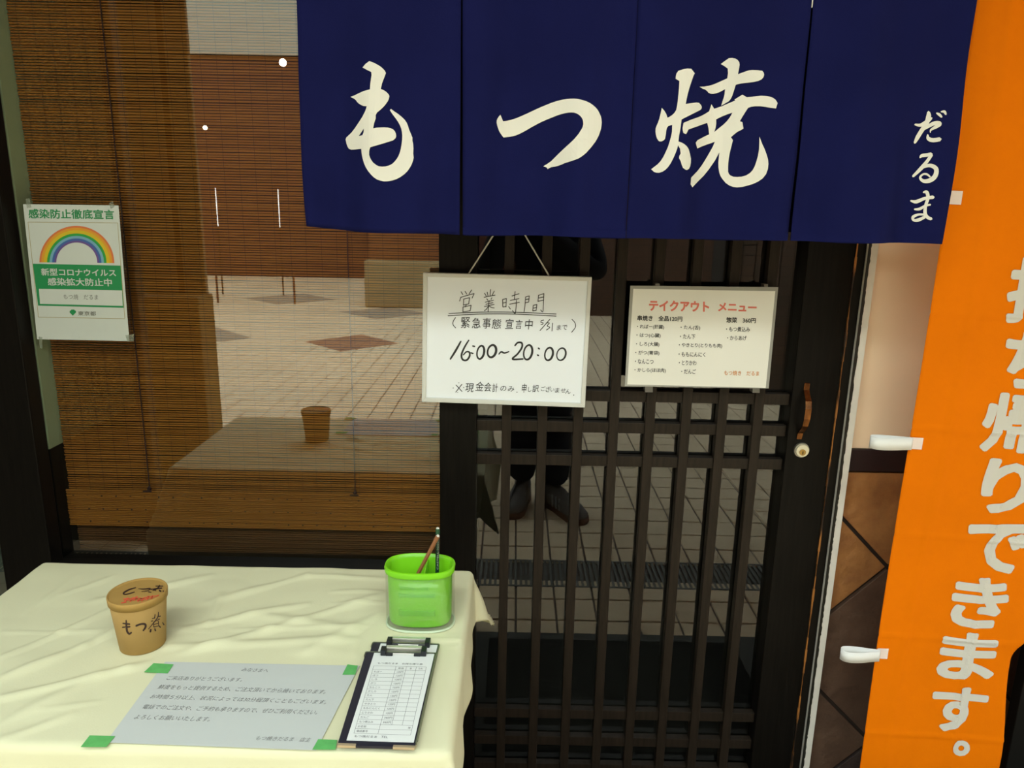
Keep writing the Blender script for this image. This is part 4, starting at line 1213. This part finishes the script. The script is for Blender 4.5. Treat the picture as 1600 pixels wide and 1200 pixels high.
TSU = [[(212, 395), (225, 425), (240, 463), (280, 459), (320, 450), (375, 433), (430, 410), (495, 381), (560, 350), (625, 320), (690, 293), (745, 271), (800, 253), (850, 240), (900, 232), (940, 228), (980, 227), (1020, 231), (1060, 240), (1102, 253), (1140, 270), (1175, 293), (1205, 320), (1228, 348), (1245, 380), (1258, 410), (1265, 440), (1268, 475), (1265, 510), (1260, 543), (1250, 575), (1237, 612), (1220, 645), (1202, 676), (1180, 705), (1157, 735), (1130, 765), (1110, 788), (1085, 810),
        (1055, 833), (1020, 853), (985, 866), (950, 878), (880, 900), (850, 914), (820, 925), (780, 936), (740, 942), (720, 952), (705, 963), (695, 945), (660, 932), (700, 908), (740, 880), (780, 840), (820, 800), (860, 762), (900, 725), (930, 698), (960, 670), (987, 643), (1010, 615), (1030, 590), (1045, 565), (1060, 543), (1070, 520), (1076, 495), (1075, 470), (1071, 450), (1062, 430), (1048, 411), (1030, 395), (1007, 382), (980, 373), (950, 371), (920, 373), (885, 379), (850, 388), (805, 402), (760, 420), (700, 444), (640, 470), (590, 496), (540, 523), (495, 550), (450, 575), (415, 593), (380, 608), (345, 618), (310, 625), (245, 632), (230, 613), (215, 592), (200, 567), (190, 540), (180, 510), (173, 480), (174, 458), (180, 440), (195, 415)]]
glyph_poly('brush_character', [TSU], 750, 120, 0.15, pobj[1], 'white brush character on the second curtain panel')
YK1 = [[(285, 225), (300, 203), (335, 192), (370, 185), (400, 187), (428, 222), (418, 242), (410, 265), (398, 300), (385, 340), (374, 380), (365, 420), (357, 462), (410, 455), (440, 451), (460, 453), (475, 468), (483, 485), (480, 500), (470, 510), (440, 525), (400, 545), (360, 565), (325, 583), (321, 612), (318, 640), (312, 675), (305, 710), (300, 755), (325, 764), (345, 775), (366, 793), (380, 815), (390, 850), (398, 890), (397, 922), (392, 950), (382, 970), (365, 978), (350, 972), (335, 960), (325, 935), (318, 910), (305, 885), (307, 868), (318, 850), (312, 810), (297, 785), (290, 812), (280, 840), (262, 882), (240, 925), (222, 952), (200, 975), (178, 990), (150, 1000), (128, 999), (110, 993), (87, 972), (110, 955), (137, 934), (160, 910), (182, 877), (200, 840), (220, 795), (235, 745), (244, 712), (250, 680), (252, 625), (235, 630), (220, 635), (210, 650), (205, 670), (202, 700), (195, 735), (185, 746), (170, 754), (155, 755), (145, 750), (132, 730), (125, 705), (121, 680), (122, 655), (130, 632), (140, 610), (150, 582), (158, 550), (165, 520), (170, 492), (190, 515), (205, 540), (215, 570), (232, 562), (250, 550), (268, 533), (283, 510), (290, 475), (295, 440), (305, 340), (308, 283), (278, 265), (280, 245)]]
YK2 = [[(632, 150), (665, 125), (695, 105), (720, 103), (745, 108), (762, 118), (775, 135), (778, 155), (775, 180), (765, 230), (820, 210), (850, 200), (875, 197), (915, 198), (955, 203), (967, 218), (970, 235), (964, 254), (950, 270), (925, 282), (890, 290), (855, 295), (820, 298), (785, 303), (748, 312), (735, 355), (720, 400), (708, 424), (695, 440), (665, 458), (635, 475), (640, 458), (645, 440), (654, 415), (660, 390), (665, 347), (620, 370), (595, 379), (570, 383), (552, 382), (535, 375), (525, 362), (510, 350), (490, 343), (465, 328), (500, 327), (540, 320), (575, 310), (610, 295), (645, 279), (682, 262), (688, 220), (685, 185), (660, 167)]]
YK3 = [[(738, 428), (770, 408), (800, 390), (835, 410), (865, 407), (900, 403), (945, 398), (985, 400), (1015, 405), (1040, 415), (1060, 430), (1075, 455), (1062, 497), (1020, 492), (980, 485), (940, 480), (900, 480), (870, 484), (845, 492), (820, 530), (800, 562), (780, 597), (800, 605), (808, 655), (785, 668), (760, 680), (735, 700), (710, 722), (726, 745), (720, 768), (715, 790), (707, 820), (700, 850), (694, 885), (690, 920), (688, 955), (688, 990), (694, 1008), (705, 1020), (730, 1031), (760, 1033), (795, 1030), (830, 1020), (858, 1003), (880, 980), (897, 948), (910, 910), (922, 867), (930, 820), (932, 770), (933, 718), (955, 775), (975, 818), (990, 860), (1000, 895), (1003, 930), (999, 970), (985, 1010), (957, 1045), (920, 1070), (880, 1088), (840, 1100), (800, 1110), (760, 1114), (728, 1110), (700, 1100), (670, 1080), (645, 1050), (630, 1027), (620, 1000), (613, 960), (612, 920), (620, 840), (585, 905), (562, 938), (540, 970), (500, 1020), (450, 1070), (410, 1113), (395, 1090), (400, 1038), (450, 985), (477, 950), (500, 915), (526, 872), (550, 830), (570, 793), (585, 757), (550, 770), (520, 780), (485, 793), (448, 810), (435, 765), (450, 745), (470, 735), (505, 716), (540, 700), (535, 650), (525, 610), (480, 625), (440, 640), (405, 652), (378, 662), (370, 680), (360, 697), (340, 690), (334, 670), (333, 650), (340, 610), (400, 585), (435, 573), (470, 560), (505, 542), (540, 520), (550, 490), (558, 465), (580, 500), (640, 480), (690, 458), (745, 435)],
       [(595, 582), (640, 560), (680, 544), (722, 530), (712, 550), (700, 570), (678, 598), (650, 625), (615, 653), (580, 682), (590, 650), (595, 618)]]
glyph_poly('brush_character', [YK1, YK2, YK3], 1000, 70, 0.2, pobj[2], 'white brush kanji on the third curtain panel')
def ND(x, y): return on_noren(1400 + x * 0.18349, 150 + y * 0.18349)
kana = {
 'da': [[(277, 138, 26), (278, 175, 42), (258, 235, 38), (215, 300, 36), (182, 355, 34), (160, 398, 20)], [(163, 243, 16), (210, 248, 28), (262, 220, 34), (302, 188, 20)], [(226, 294, 10), (275, 258, 28), (330, 232, 34), (370, 236, 40), (340, 262, 30), (298, 288, 16), (292, 312, 6)], [(270, 330, 12), (276, 362, 32), (315, 376, 36), (374, 368, 34)], [(346, 146, 12), (368, 158, 24), (388, 178, 18)], [(384, 134, 10), (412, 134, 24), (424, 156, 16)]],
 'ru': [[(205, 524, 14), (222, 508, 28), (265, 502, 30), (300, 494, 28)], [(302, 500, 28), (268, 552, 28), (215, 615, 32), (145, 684, 20)], [(180, 650, 10), (235, 605, 22), (295, 592, 32), (342, 622, 38), (334, 680, 40), (290, 718, 38), (235, 724, 30), (206, 696, 20), (228, 668, 16), (262, 666, 18), (290, 688, 14)]],
 'ma': [[(126, 892, 14), (172, 900, 30), (245, 872, 26), (316, 862, 30)], [(158, 965, 14), (200, 962, 24), (250, 935, 20), (292, 925, 16)], [(235, 820, 16), (262, 820, 30), (272, 868, 28), (252, 935, 26), (248, 1000, 30), (270, 1034, 28), (300, 1046, 26)], [(240, 1010, 18), (190, 1010, 20), (146, 1030, 26), (150, 1056, 22), (190, 1056, 28), (245, 1030, 24)]]}
for kx, sts in kana.items():
    bm = B(); strokes(bm, sts, ND, n=6); obj('small_brush_character', bm, M_PRINT, pobj[3], recalc=False)
bm = B(); box(bm, 0.4705, 0.4718, NY - 0.004, NY - 0.002, 1.742, 1.755); obj('stitch', bm, M_PRINT, pobj[3])
# the bamboo pole the curtain hangs from, on brackets fixed to the beam
bm = B(); tube(bm, [(-0.50, NY, 1.966), (0.88, NY, 1.966)], 0.014, 16)
pole = obj('curtain_pole', bm, mat('bamboo_pole', (0.35, 0.24, 0.09), 0.5), None, smooth=True)
tag(pole, 'slim bamboo pole above the door from which the navy curtain hangs', 'pole')
for x in (-0.46, 0.84):
    boxo('bracket', x - 0.008, x + 0.008, NY - 0.01, -0.05, 1.980, 1.992, M_BLACK, pole)

# ================================================================== ORANGE BANNER
BY = -0.20
def bdisp(x, z):
    return 0.007 * math.sin(9 * x + 1.1 * z) + 0.004 * math.sin(5 * z + 6 * x) - 0.0035 * math.exp(-((x - 0.862 + 0.01 * math.sin(4 * z)) / 0.008) ** 2) - 0.003 * math.exp(-((x - 0.99) / 0.007) ** 2) \
        - sum(0.0022 * math.exp(-((z - zz + 0.03 * (x - .8)) / 0.004) ** 2) for zz in (1.24, 1.01, 0.78, 0.545, 0.305))
bn = thing('orange_banner', 'tall bright orange cloth banner with white vertical lettering beside the lattice door', 'banner', (0.95, BY, 0.14))
bm = B(); NXb, NZb = 60, 300; gr = []
BZ0, BZ1 = 0.14, 1.926
for j in range(NZb + 1):
    z = BZ1 + (BZ0 - BZ1) * j / NZb; row = []
    for i in range(NXb + 1):
        u = i / NXb
        xr = 1.180 if z > 0.62 else 1.180 - 0.075 * sstep(0.62, 0.50, z) + 0.027 * sstep(0.50, 0.24, z)
        x = 0.795 + (xr - 0.795) * u
        back = 0.05 * sstep(0.9, 1.0, u) * sstep(0.62, 0.50, z)
        row.append(bm.verts.new((x, BY + bdisp(x, z) + back, z)))
    gr.append(row)
for j in range(NZb):
    for i in range(NXb): bm.faces.new((gr[j][i], gr[j][i + 1], gr[j + 1][i + 1], gr[j + 1][i]))
bo = obj('banner_cloth', bm, M_ORANGE, bn, smooth=True)
so = bo.modifiers.new('solid', 'SOLIDIFY'); so.thickness = 0.0008; so.offset = 0
def WB(x, z):
    return Vector((x, 0.0, z))
for s_, x0, x1, zt, zb in (('お', 0.975, 1.085, 1.478, 1.362), ('持', 0.930, 1.056, 1.350, 1.224), ('ち', 0.944, 1.050, 1.211, 1.098), ('帰', 0.926, 1.056, 1.089, 0.966), ('り', 0.948, 1.045, 0.954, 0.836),
                           ('で', 0.938, 1.061, 0.818, 0.704), ('き', 0.932, 1.046, 0.694, 0.573), ('ま', 0.928, 1.048, 0.563, 0.446), ('す', 0.930, 1.048, 0.430, 0.315), ('。', 0.992, 1.030, 0.296, 0.254)):
    bm = B()
    text(bm, s_, ((x0, zt), (x1, zt - 0.004), (x1, zb - 0.002), (x0, zb)), WB, 0.036)
    for ax, lo, hi in ((0, x0, x1), (2, zb, zt)):
        k = lo + 0.008
        while k < hi:
            bmesh.ops.bisect_plane(bm, geom=bm.verts[:] + bm.edges[:] + bm.faces[:], plane_co=(k, 0, k) , plane_no=(1, 0, 0) if ax == 0 else (0, 0, 1)); k += 0.008
    for v in bm.verts: v.co.y += BY + bdisp(v.co.x, v.co.z) - 0.0016
    obj('white_character', bm, M_BANNERTXT, bn, recalc=False)
# looped tabs on the left edge
for zc in (1.453, 0.978, 0.502):
    hgt = 0.0135
    bm = B()
    path = [(0.820, -0.0010), (0.797, -0.0030)]
    lp = [(0.797, -0.003), (0.780, -0.006), (0.755, -0.011), (0.735, -0.012), (0.722, -0.009), (0.716, -0.002), (0.716, 0.004), (0.722, 0.010), (0.735, 0.012), (0.755, 0.010), (0.780, 0.005), (0.800, 0.002)]
    lp = smoothline(lp, 4)
    prev = None
    for (x, y) in lp:
        zc2 = zc - (0.797 - x) * -0.02
        a, b_ = bm.verts.new((x, BY + y, zc2 + hgt * 0.9)), bm.verts.new((x, BY + y, zc2 - hgt * 0.9))
        if prev: bm.faces.new((prev[0], a, b_, prev[1]))
        prev = (a, b_)
    o = obj('hanging_loop', bm, M_TAB, bn, smooth=True); sm = o.modifiers.new('s', 'SOLIDIFY'); sm.thickness = 0.0007
    bm = B(); pts = [(0.796, zc + hgt * .9), (0.820, zc + hgt * .85), (0.820, zc - hgt * .95), (0.796, zc - hgt * .9)]
    a = [bm.verts.new((x, BY + bdisp(x, z) - 0.0030, z)) for x, z in pts]; b_ = [bm.verts.new(v.co + Vector((0, 0.0008, 0))) for v in a]
    bm.faces.new(a); bm.faces.new(b_[::-1])
    for i in range(4): bm.faces.new((a[i], a[(i + 1) % 4], b_[(i + 1) % 4], b_[i]))
    obj('sewn_tab', bm, M_TABPINK, o)
bm = B(); tube(bm, [(0.76, BY, 1.932), (1.22, BY, 1.932)], 0.006, 12)
br_ = obj('banner_rod', bm, M_WHITE, None); tag(br_, 'thin white rod from which the orange banner hangs', 'rod')
for x in (0.78, 1.20): boxo('bracket', x - 0.005, x + 0.005, BY, -0.009, 1.930, 1.936, M_WHITE, br_)
# black board behind the banner's lower right edge
bk = boxo('black_board', 1.165, 1.55, -0.14, -0.11, 0.006, 0.95, M_BLACK, None, 0.002)
tag(bk, 'black board leaning by the stone wall behind the orange banner', 'board')

# ================================================================== ACROSS THE STREET (seen in the glass)
def brick_mat(name, c1, c2, mort, sx, sz):
    mm = mat(name, c1, 0.8)
    nt = mm.node_tree; b = nt.nodes['Principled BSDF']
    ge = nt.nodes.new('ShaderNodeNewGeometry'); sp = nt.nodes.new('ShaderNodeSeparateXYZ'); cb = nt.nodes.new('ShaderNodeCombineXYZ')
    nt.links.new(ge.outputs['Position'], sp.inputs[0]); nt.links.new(sp.outputs[0], cb.inputs[0]); nt.links.new(sp.outputs[2], cb.inputs[1])
    br = nt.nodes.new('ShaderNodeTexBrick')
    br.inputs['Scale'].default_value = 1.0; br.inputs['Brick Width'].default_value = sx; br.inputs['Row Height'].default_value = sz; br.inputs['Mortar Size'].default_value = sz * 0.06
    br.inputs['Color1'].default_value = (*c1, 1); br.inputs['Color2'].default_value = (*c2, 1); br.inputs['Mortar'].default_value = (*mort, 1)
    nt.links.new(cb.outputs[0], br.inputs['Vector']); nt.links.new(br.outputs[0], b.inputs['Base Color'])
    return mm
M_BRICKF = brick_mat('far_brick', (0.11, 0.026, 0.006), (0.08, 0.019, 0.005), (0.02, 0.010, 0.006), 0.22, 0.075)
M_BRICKO = brick_mat('orange_brick', (0.20, 0.065, 0.014), (0.16, 0.05, 0.012), (0.07, 0.03, 0.015), 0.10, 0.08)
S('wall_opposite', -9, 8, -13.1, -13.0, 0.0, 4.05, M_BRICKF, 0)
S('wall_opposite_upper', -9, 8, -13.15, -12.9, 4.05, 9.0, mat('pale_fascia', (0.42, 0.40, 0.30), 0.7), 0)
S('wall_street_left', -9.0, -8.9, -13, -0.1, 0.0, 5.0, M_BRICKF, 0)
S('wall_street_right', 7.9, 8.0, -13, -0.1, 0.0, 5.0, M_BRICKF, 0)
# corner pier on the left
pr_ = thing('street_pier', 'beige square pier on a dark base mirrored at the left of the window', 'pillar', (-1.62, -2.15, 0))
boxo('pier_base', -1.95, -1.525, -2.13, -1.95, 0.0, 0.967, mat('dark_base_stone', (0.17, 0.125, 0.03), 0.7, var=0.3, scale=5), pr_, 0.005)
boxo('pier_shaft', -1.655, -1.545, -2.13, -2.10, 0.967, 3.4, mat('beige_render', (0.24, 0.19, 0.10), 0.8), pr_, 0.004)
boxo('pier_side', -1.88, -1.69, -2.13, -2.11, 0.967, 3.4, mat('beige_render', (0.24, 0.19, 0.10), 0.8), pr_, 0.004)
boxo('pier_groove', -1.69, -1.655, -2.13, -2.115, 0.967, 3.4, M_BLACK, pr_, 0)
S('wall_screen', -4.2, -1.486, -1.36, -1.30, 0.0, 3.2, mat('dark_screen', (0.050, 0.040, 0.014), 0.8), 0)
# far pillar with stone block
fp = thing('brick_column', 'orange brick column on a pale stone block across the paving', 'pillar', (-1.55, -9.1, 0))
boxo('stone_block', -2.11, -0.9, -9.6, -8.8, 0.0, 0.66, mat('pale_stone', (0.30, 0.22, 0.10), 0.8, var=0.1, scale=3), fp, 0.03)
boxo('shaft', -2.05, -0.95, -9.55, -8.95, 0.66, 4.2, M_BRICKO, fp, 0)
S('wall_mid', 0.55, 6.0, -8.7, -8.4, 0.0, 4.0, brick_mat('dull_brick', (0.10, 0.045, 0.020), (0.08, 0.037, 0.017), (0.04, 0.022, 0.012), 0.15, 0.08), 0)
# near brick pier on the right, bricks built one by one
M_MORT = mat('pier_mortar', (0.035, 0.025, 0.018), 0.9)
M_PB = [mat('pier_brick_' + n, c, 0.8, var=0.15, scale=20) for n, c in (('a', (0.105, 0.06, 0.035)), ('b', (0.12, 0.065, 0.035)), ('c', (0.09, 0.055, 0.03)))]
np_ = thing('brick_pier', 'brown square-tiled brick pier mirrored at the right of the lattice door', 'pillar', (2.35, -4.4, 0))
boxo('core', 1.66, 3.05, -4.65, -4.166, 0.0, 3.6, M_MORT, np_, 0)
bb = B(); box(bb, -0.0465, 0.0465, 0, 0.008, 0, 0.072); b0_ = [None] * 3
rest = B()
for r_ in range(46):
    for c in range(14):
        x = 1.71 + 0.0995 * c; z = 0.004 + 0.078 * r_
        if 300 > 0 and r_ < 21:
            k = random.randrange(3)
            if b0_[k] is None:
                q = bb.copy(); o = obj('brick', q, M_PB[k], np_, bevel=0); b0_[k] = o
            else:
                o = bpy.data.objects.new('brick', b0_[k].data); link(o, np_)
            o.location = (x, -4.162 + random.uniform(-0.0012, 0.0012), z)
        else:
            box(rest, x - 0.0465, x + 0.0465, -4.166, -4.158, z, z + 0.072)
bb.free()
o = obj('upper_brick', rest, M_PB[0], np_); o['kind'] = 'stuff'
# lit lamps across the street
M_LAMP = mat('lamp_globe', (1, 1, 1), 0.4, emit=(1, 0.95, 0.95), estr=45)
for (x, y, z, r, lab) in ((-3.16, -9.0, 3.25, 0.049, 'taller street lamp with a small white glowing globe across the paving'), (-4.27, -9.0, 2.40, 0.030, 'shorter street lamp with a small dim globe across the paving, nearer the left')):
    t = thing('street_lamp', lab, 'lamp', (x, y, 0), 'lamps across the paving')
    bm = B(); tube(bm, [(x, y, 0), (x, y, z - r)], 0.016, 8); obj('post', bm, M_BRICKF, t)
    bm = B(); bmesh.ops.create_icosphere(bm, subdivisions=3, radius=r, matrix=Matrix.Translation((x, y, z))); obj('globe', bm, M_LAMP if r > 0.04 else mat('lamp_globe_dim', (1, 1, 1), .4, emit=(0.9, 1, 0.8), estr=16), t, smooth=True)
for (x, lab) in ((-4.585, 'slim post with a white lit tube, the left one across the paving'), (-3.63, 'slim post with a white lit tube, the right one across the paving')):
    t = thing('light_post', lab, 'lamp', (x, -10, 0), 'tube lights across the paving')
    bm = B(); tube(bm, [(x, -10, 0), (x, -10, 1.05)], 0.012, 8); obj('post', bm, M_BLACK, t)
    bm = B(); tube(bm, [(x, -10, 1.05), (x, -10, 1.62)], 0.008, 8); obj('lit_tube', bm, mat('lit_tube', (1, 1, 1), .4, emit=(1, .97, .85), estr=4), t)

# ================================================================== PHOTOGRAPHER (mirrored in the door glass)
def skin(name, chains, material, parent, root=0, sub=2):
    """chains: list of [(x,y,z,r) ...]; a chain may start at an existing point"""
    verts = []; edges = []; rad = []
    idx = {}
    def vid(p):
        k = (round(p[0], 4), round(p[1], 4), round(p[2], 4))
        if k not in idx:
            idx[k] = len(verts); verts.append(p[:3]); rad.append(p[3])
        return idx[k]
    for c in chains:
        pr = None
        for p in c:
            i = vid(p)
            if pr is not None and pr != i: edges.append((pr, i))
            pr = i
    me = bpy.data.meshes.new(name); me.from_pydata(verts, edges, [])
    o = bpy.data.objects.new(name, me); COL.objects.link(o)
    md = o.modifiers.new('skin', 'SKIN')
    for i, sv in enumerate(me.skin_vertices[0].data):
        r = rad[i]; sv.radius = r if isinstance(r, tuple) else (r, r); sv.use_root = (i == root)
    s2 = o.modifiers.new('sub', 'SUBSURF'); s2.levels = sub; s2.render_levels = sub
    dg = bpy.context.evaluated_depsgraph_get()
    m2 = bpy.data.meshes.new_from_object(o.evaluated_get(dg))
    bpy.data.objects.remove(o); bpy.data.meshes.remove(me)
    bm = B(); bm.from_mesh(m2); bpy.data.meshes.remove(m2)
    return obj(name, bm, material, parent, smooth=True)
PX, PYY = 0.140, -1.86
M_SKIN = mat('skin', (0.45, 0.27, 0.18), 0.55)
M_JACK = mat('black_jacket', (0.008, 0.008, 0.010), 0.8)
M_TROU = mat('dark_trousers', (0.007, 0.008, 0.014), 0.85)
man = thing('person', 'person in black jacket, dark trousers and striped sneakers holding up a phone', 'person', (PX, PYY, 0.0))
HZ = 1.50
ell, elr = (PX - 0.27, PYY + 0.10, 1.12, 0.042), (PX + 0.25, PYY + 0.10, 1.12, 0.042)
wl, wr = (-0.055, -1.70, 1.365, 0.024), (0.075, -1.70, 1.365, 0.024)
chains = [[(PX, PYY, 0.96, (0.14, 0.10)), (PX, PYY, 1.14, (0.135, 0.095)), (PX, PYY, 1.32, (0.16, 0.10)), (PX, PYY, 1.385, 0.06), (PX, PYY + .01, 1.44, 0.05), (PX, PYY + 0.02, 1.50, 0.074), (PX, PYY + 0.025, 1.57, 0.085), (PX, PYY + 0.01, 1.64, 0.06)]]
for sgn, e_, w_ in ((-1, ell, wl), (1, elr, wr)):
    chains.append([(PX, PYY, 1.32, (0.16, 0.10)), (PX + sgn * 0.17, PYY, 1.33, 0.055), e_, w_])
    chains.append([(PX, PYY, 0.96, (0.14, 0.10)), (PX + sgn * 0.085, PYY, 0.88, 0.085), (PX + sgn * 0.085, PYY + 0.02, 0.50, 0.055), (PX + sgn * 0.08, PYY + (0.0 if sgn < 0 else 0.06), 0.10, 0.036)])
    # palm and fingers round the phone
    sx = -1 if sgn < 0 else 1
    palm = (0.0 + sx * 0.052, -1.662, 1.395, 0.020)
    chains.append([w_, palm])
    for k, (dz, ln) in enumerate(((0.030, 0.040), (0.014, 0.044), (-0.002, 0.041), (-0.016, 0.032))):
        b1 = (palm[0], palm[1] + 0.010, palm[2] + dz * 0.5, 0.010)
        chains.append([palm, b1, (palm[0] - sx * 0.004, palm[1] + 0.022, palm[2] + dz, 0.0085), (palm[0] - sx * (0.004 + ln * 0.35), -1.632, palm[2] + dz * 1.1, 0.0075)])
    chains.append([palm, (palm[0] - sx * 0.006, palm[1] - 0.004, palm[2] + 0.026, 0.010), (palm[0] - sx * 0.022, -1.655, palm[2] + 0.040, 0.008)])
body = skin('body', chains, M_SKIN, man)
jc = [[(PX, PYY, 0.80, (0.185, 0.135)), (PX, PYY, 0.98, (0.175, 0.13)), (PX, PYY, 1.16, (0.17, 0.125)), (PX, PYY, 1.32, (0.185, 0.125)), (PX, PYY, 1.40, (0.075, 0.075))]]
for sgn, e_, w_ in ((-1, ell, wl), (1, elr, wr)):
    jc.append([(PX, PYY, 1.32, (0.185, 0.125)), (PX + sgn * 0.175, PYY, 1.335, 0.075), (e_[0], e_[1], e_[2], 0.062), (w_[0] * 0.9 + e_[0] * 0.1, w_[1] * .9 + e_[1] * .1, w_[2] * .9 + e_[2] * .1, 0.040)])
skin('jacket', jc, M_JACK, man)
tc_ = [[(PX, PYY, 0.98, (0.15, 0.11)), (PX, PYY, 0.90, (0.155, 0.115))]]
for sgn in (-1, 1):
    tc_.append([(PX, PYY, 0.90, (0.155, 0.115)), (PX + sgn * 0.085, PYY, 0.82, 0.098), (PX + sgn * 0.085, PYY + 0.02, 0.50, 0.080), (PX + sgn * 0.082, PYY + (0.01 if sgn < 0 else 0.07), 0.09, 0.075)])
skin('trousers', tc_, M_TROU, man)
M_SHOE = mat('grey_suede', (0.15, 0.13, 0.11), 0.8); M_SOLE = mat('gum_sole', (0.15, 0.065, 0.03), 0.6); M_STR = mat('shoe_stripe', (0.35, 0.36, 0.34), 0.6)
for sgn, tw in ((-1, -0.25), (1, 0.55)):
    fx, fy = PX + sgn * 0.08, PYY + (0.03 if sgn < 0 else 0.10)
    dirv = Vector((math.sin(tw), math.cos(tw), 0)); sd = Vector((dirv.y, -dirv.x, 0))
    def F3(f, s_, z): return Vector((fx, fy, 0)) + dirv * f * 1.12 + sd * s_ * 1.15 + Vector((0, 0, z * 1.1))
    out = [(-0.06, 0.0), (-0.055, 0.028), (-0.02, 0.034), (0.04, 0.034), (0.10, 0.042), (0.15, 0.046), (0.19, 0.036), (0.21, 0.012), (0.21, -0.012), (0.19, -0.034), (0.15, -0.044), (0.10, -0.040), (0.04, -0.034), (-0.02, -0.034), (-0.055, -0.028)]
    bm = B(); lv = []
    hts = lambda f: 0.085 if f < 0.02 else (0.085 - 0.040 * min(1, (f - 0.02) / 0.10) if f < 0.12 else 0.045 - 0.020 * (f - 0.12) / 0.09)
    for lvl, sc in ((0, 1.0), (0.5, 0.98), (0.85, 0.80), (1.0, 0.45)):
        lv.append([bm.verts.new(F3(f * (1 if lvl < .8 else 0.97), s_ * sc, 0.024 + (hts(f) - 0.0) * lvl)) for f, s_ in out])
    for a, b_ in zip(lv[:-1], lv[1:]):
        for i in range(len(out)): bm.faces.new((a[i], a[(i + 1) % len(out)], b_[(i + 1) % len(out)], b_[i]))
    bm.faces.new(lv[0][::-1]); bm.faces.new(lv[-1])
    sh = obj('shoe', bm, M_SHOE, man, smooth=True)
    bm = B(); a = [bm.verts.new(F3(f * 1.02, s_ * 1.06, 0.0)) for f, s_ in out]; b_ = [bm.verts.new(F3(f * 1.02, s_ * 1.06, 0.026)) for f, s_ in out]
    bm.faces.new(a[::-1]); bm.faces.new(b_)
    for i in range(len(out)): bm.faces.new((a[i], a[(i + 1) % len(out)], b_[(i + 1) % len(out)], b_[i]))
    obj('sole', bm, M_SOLE, sh)
    for side in (-1, 1):
        for k in range(3):
            f0 = 0.035 + 0.026 * k; bm = B()
            ps = [F3(f0, side * 0.0375, 0.028), F3(f0 + 0.010, side * 0.0385, 0.028), F3(f0 - 0.004, side * 0.030, 0.075), F3(f0 - 0.014, side * 0.030, 0.075)]
            vv = [bm.verts.new(p) for p in ps]; ff = bm.faces.new(vv); ww = [bm.verts.new(p + sd * side * 0.004) for p in ps]; bm.faces.new(ww[::-1])
            for i in range(4): bm.faces.new((vv[i], vv[(i + 1) % 4], ww[(i + 1) % 4], ww[i]))
            obj('stripe', bm, M_STR, sh)
# head details
M_HAIR = mat('black_hair', (0.008, 0.006, 0.005), 0.6)
bm = B(); bmesh.ops.create_icosphere(bm, subdivisions=3, radius=1.0, matrix=Matrix.Translation((PX, PYY - 0.004, 1.595)) @ Matrix.Diagonal((0.096, 0.108, 0.105, 1)))
bmesh.ops.bisect_plane(bm, geom=bm.verts[:] + bm.edges[:] + bm.faces[:], plane_co=(PX, PYY + 0.055, 1.60), plane_no=(0, 0.75, -0.55), clear_outer=True)
obj('hair', bm, M_HAIR, man, smooth=True)
for sgn in (-1, 1):
    bm = B(); bmesh.ops.create_icosphere(bm, subdivisions=2, radius=0.011, matrix=Matrix.Translation((PX + sgn * 0.031, PYY + 0.094, 1.555))); obj('eye', bm, M_BLACK, man, smooth=True)
    bm = B(); bmesh.ops.create_icosphere(bm, subdivisions=2, radius=1, matrix=Matrix.Translation((PX + sgn * 0.086, PYY + 0.015, 1.545)) @ Matrix.Diagonal((0.010, 0.018, 0.030, 1))); obj('ear', bm, M_SKIN, man, smooth=True)
bm = B(); bmesh.ops.create_cone(bm, segments=12, radius1=0.017, radius2=0.006, depth=0.042, cap_ends=True, matrix=Matrix.Translation((PX, PYY + 0.102, 1.535)) @ Matrix.Rotation(math.radians(-20), 4, 'X')); obj('nose', bm, M_SKIN, man, smooth=True)
bm = B(); bmesh.ops.create_icosphere(bm, subdivisions=2, radius=1, matrix=Matrix.Translation((PX, PYY + 0.092, 1.495)) @ Matrix.Diagonal((0.024, 0.008, 0.006, 1))); obj('mouth', bm, mat('lips', (0.35, 0.13, 0.10), 0.5), man, smooth=True)
# phone behind the viewpoint
ph = boxo('smartphone', -0.036, 0.036, -1.640, -1.631, 1.355, 1.505, mat('phone_black', (0.01, 0.01, 0.012), 0.2), None, 0.003)
tag(ph, 'black smartphone held up in both hands by the person', 'phone')
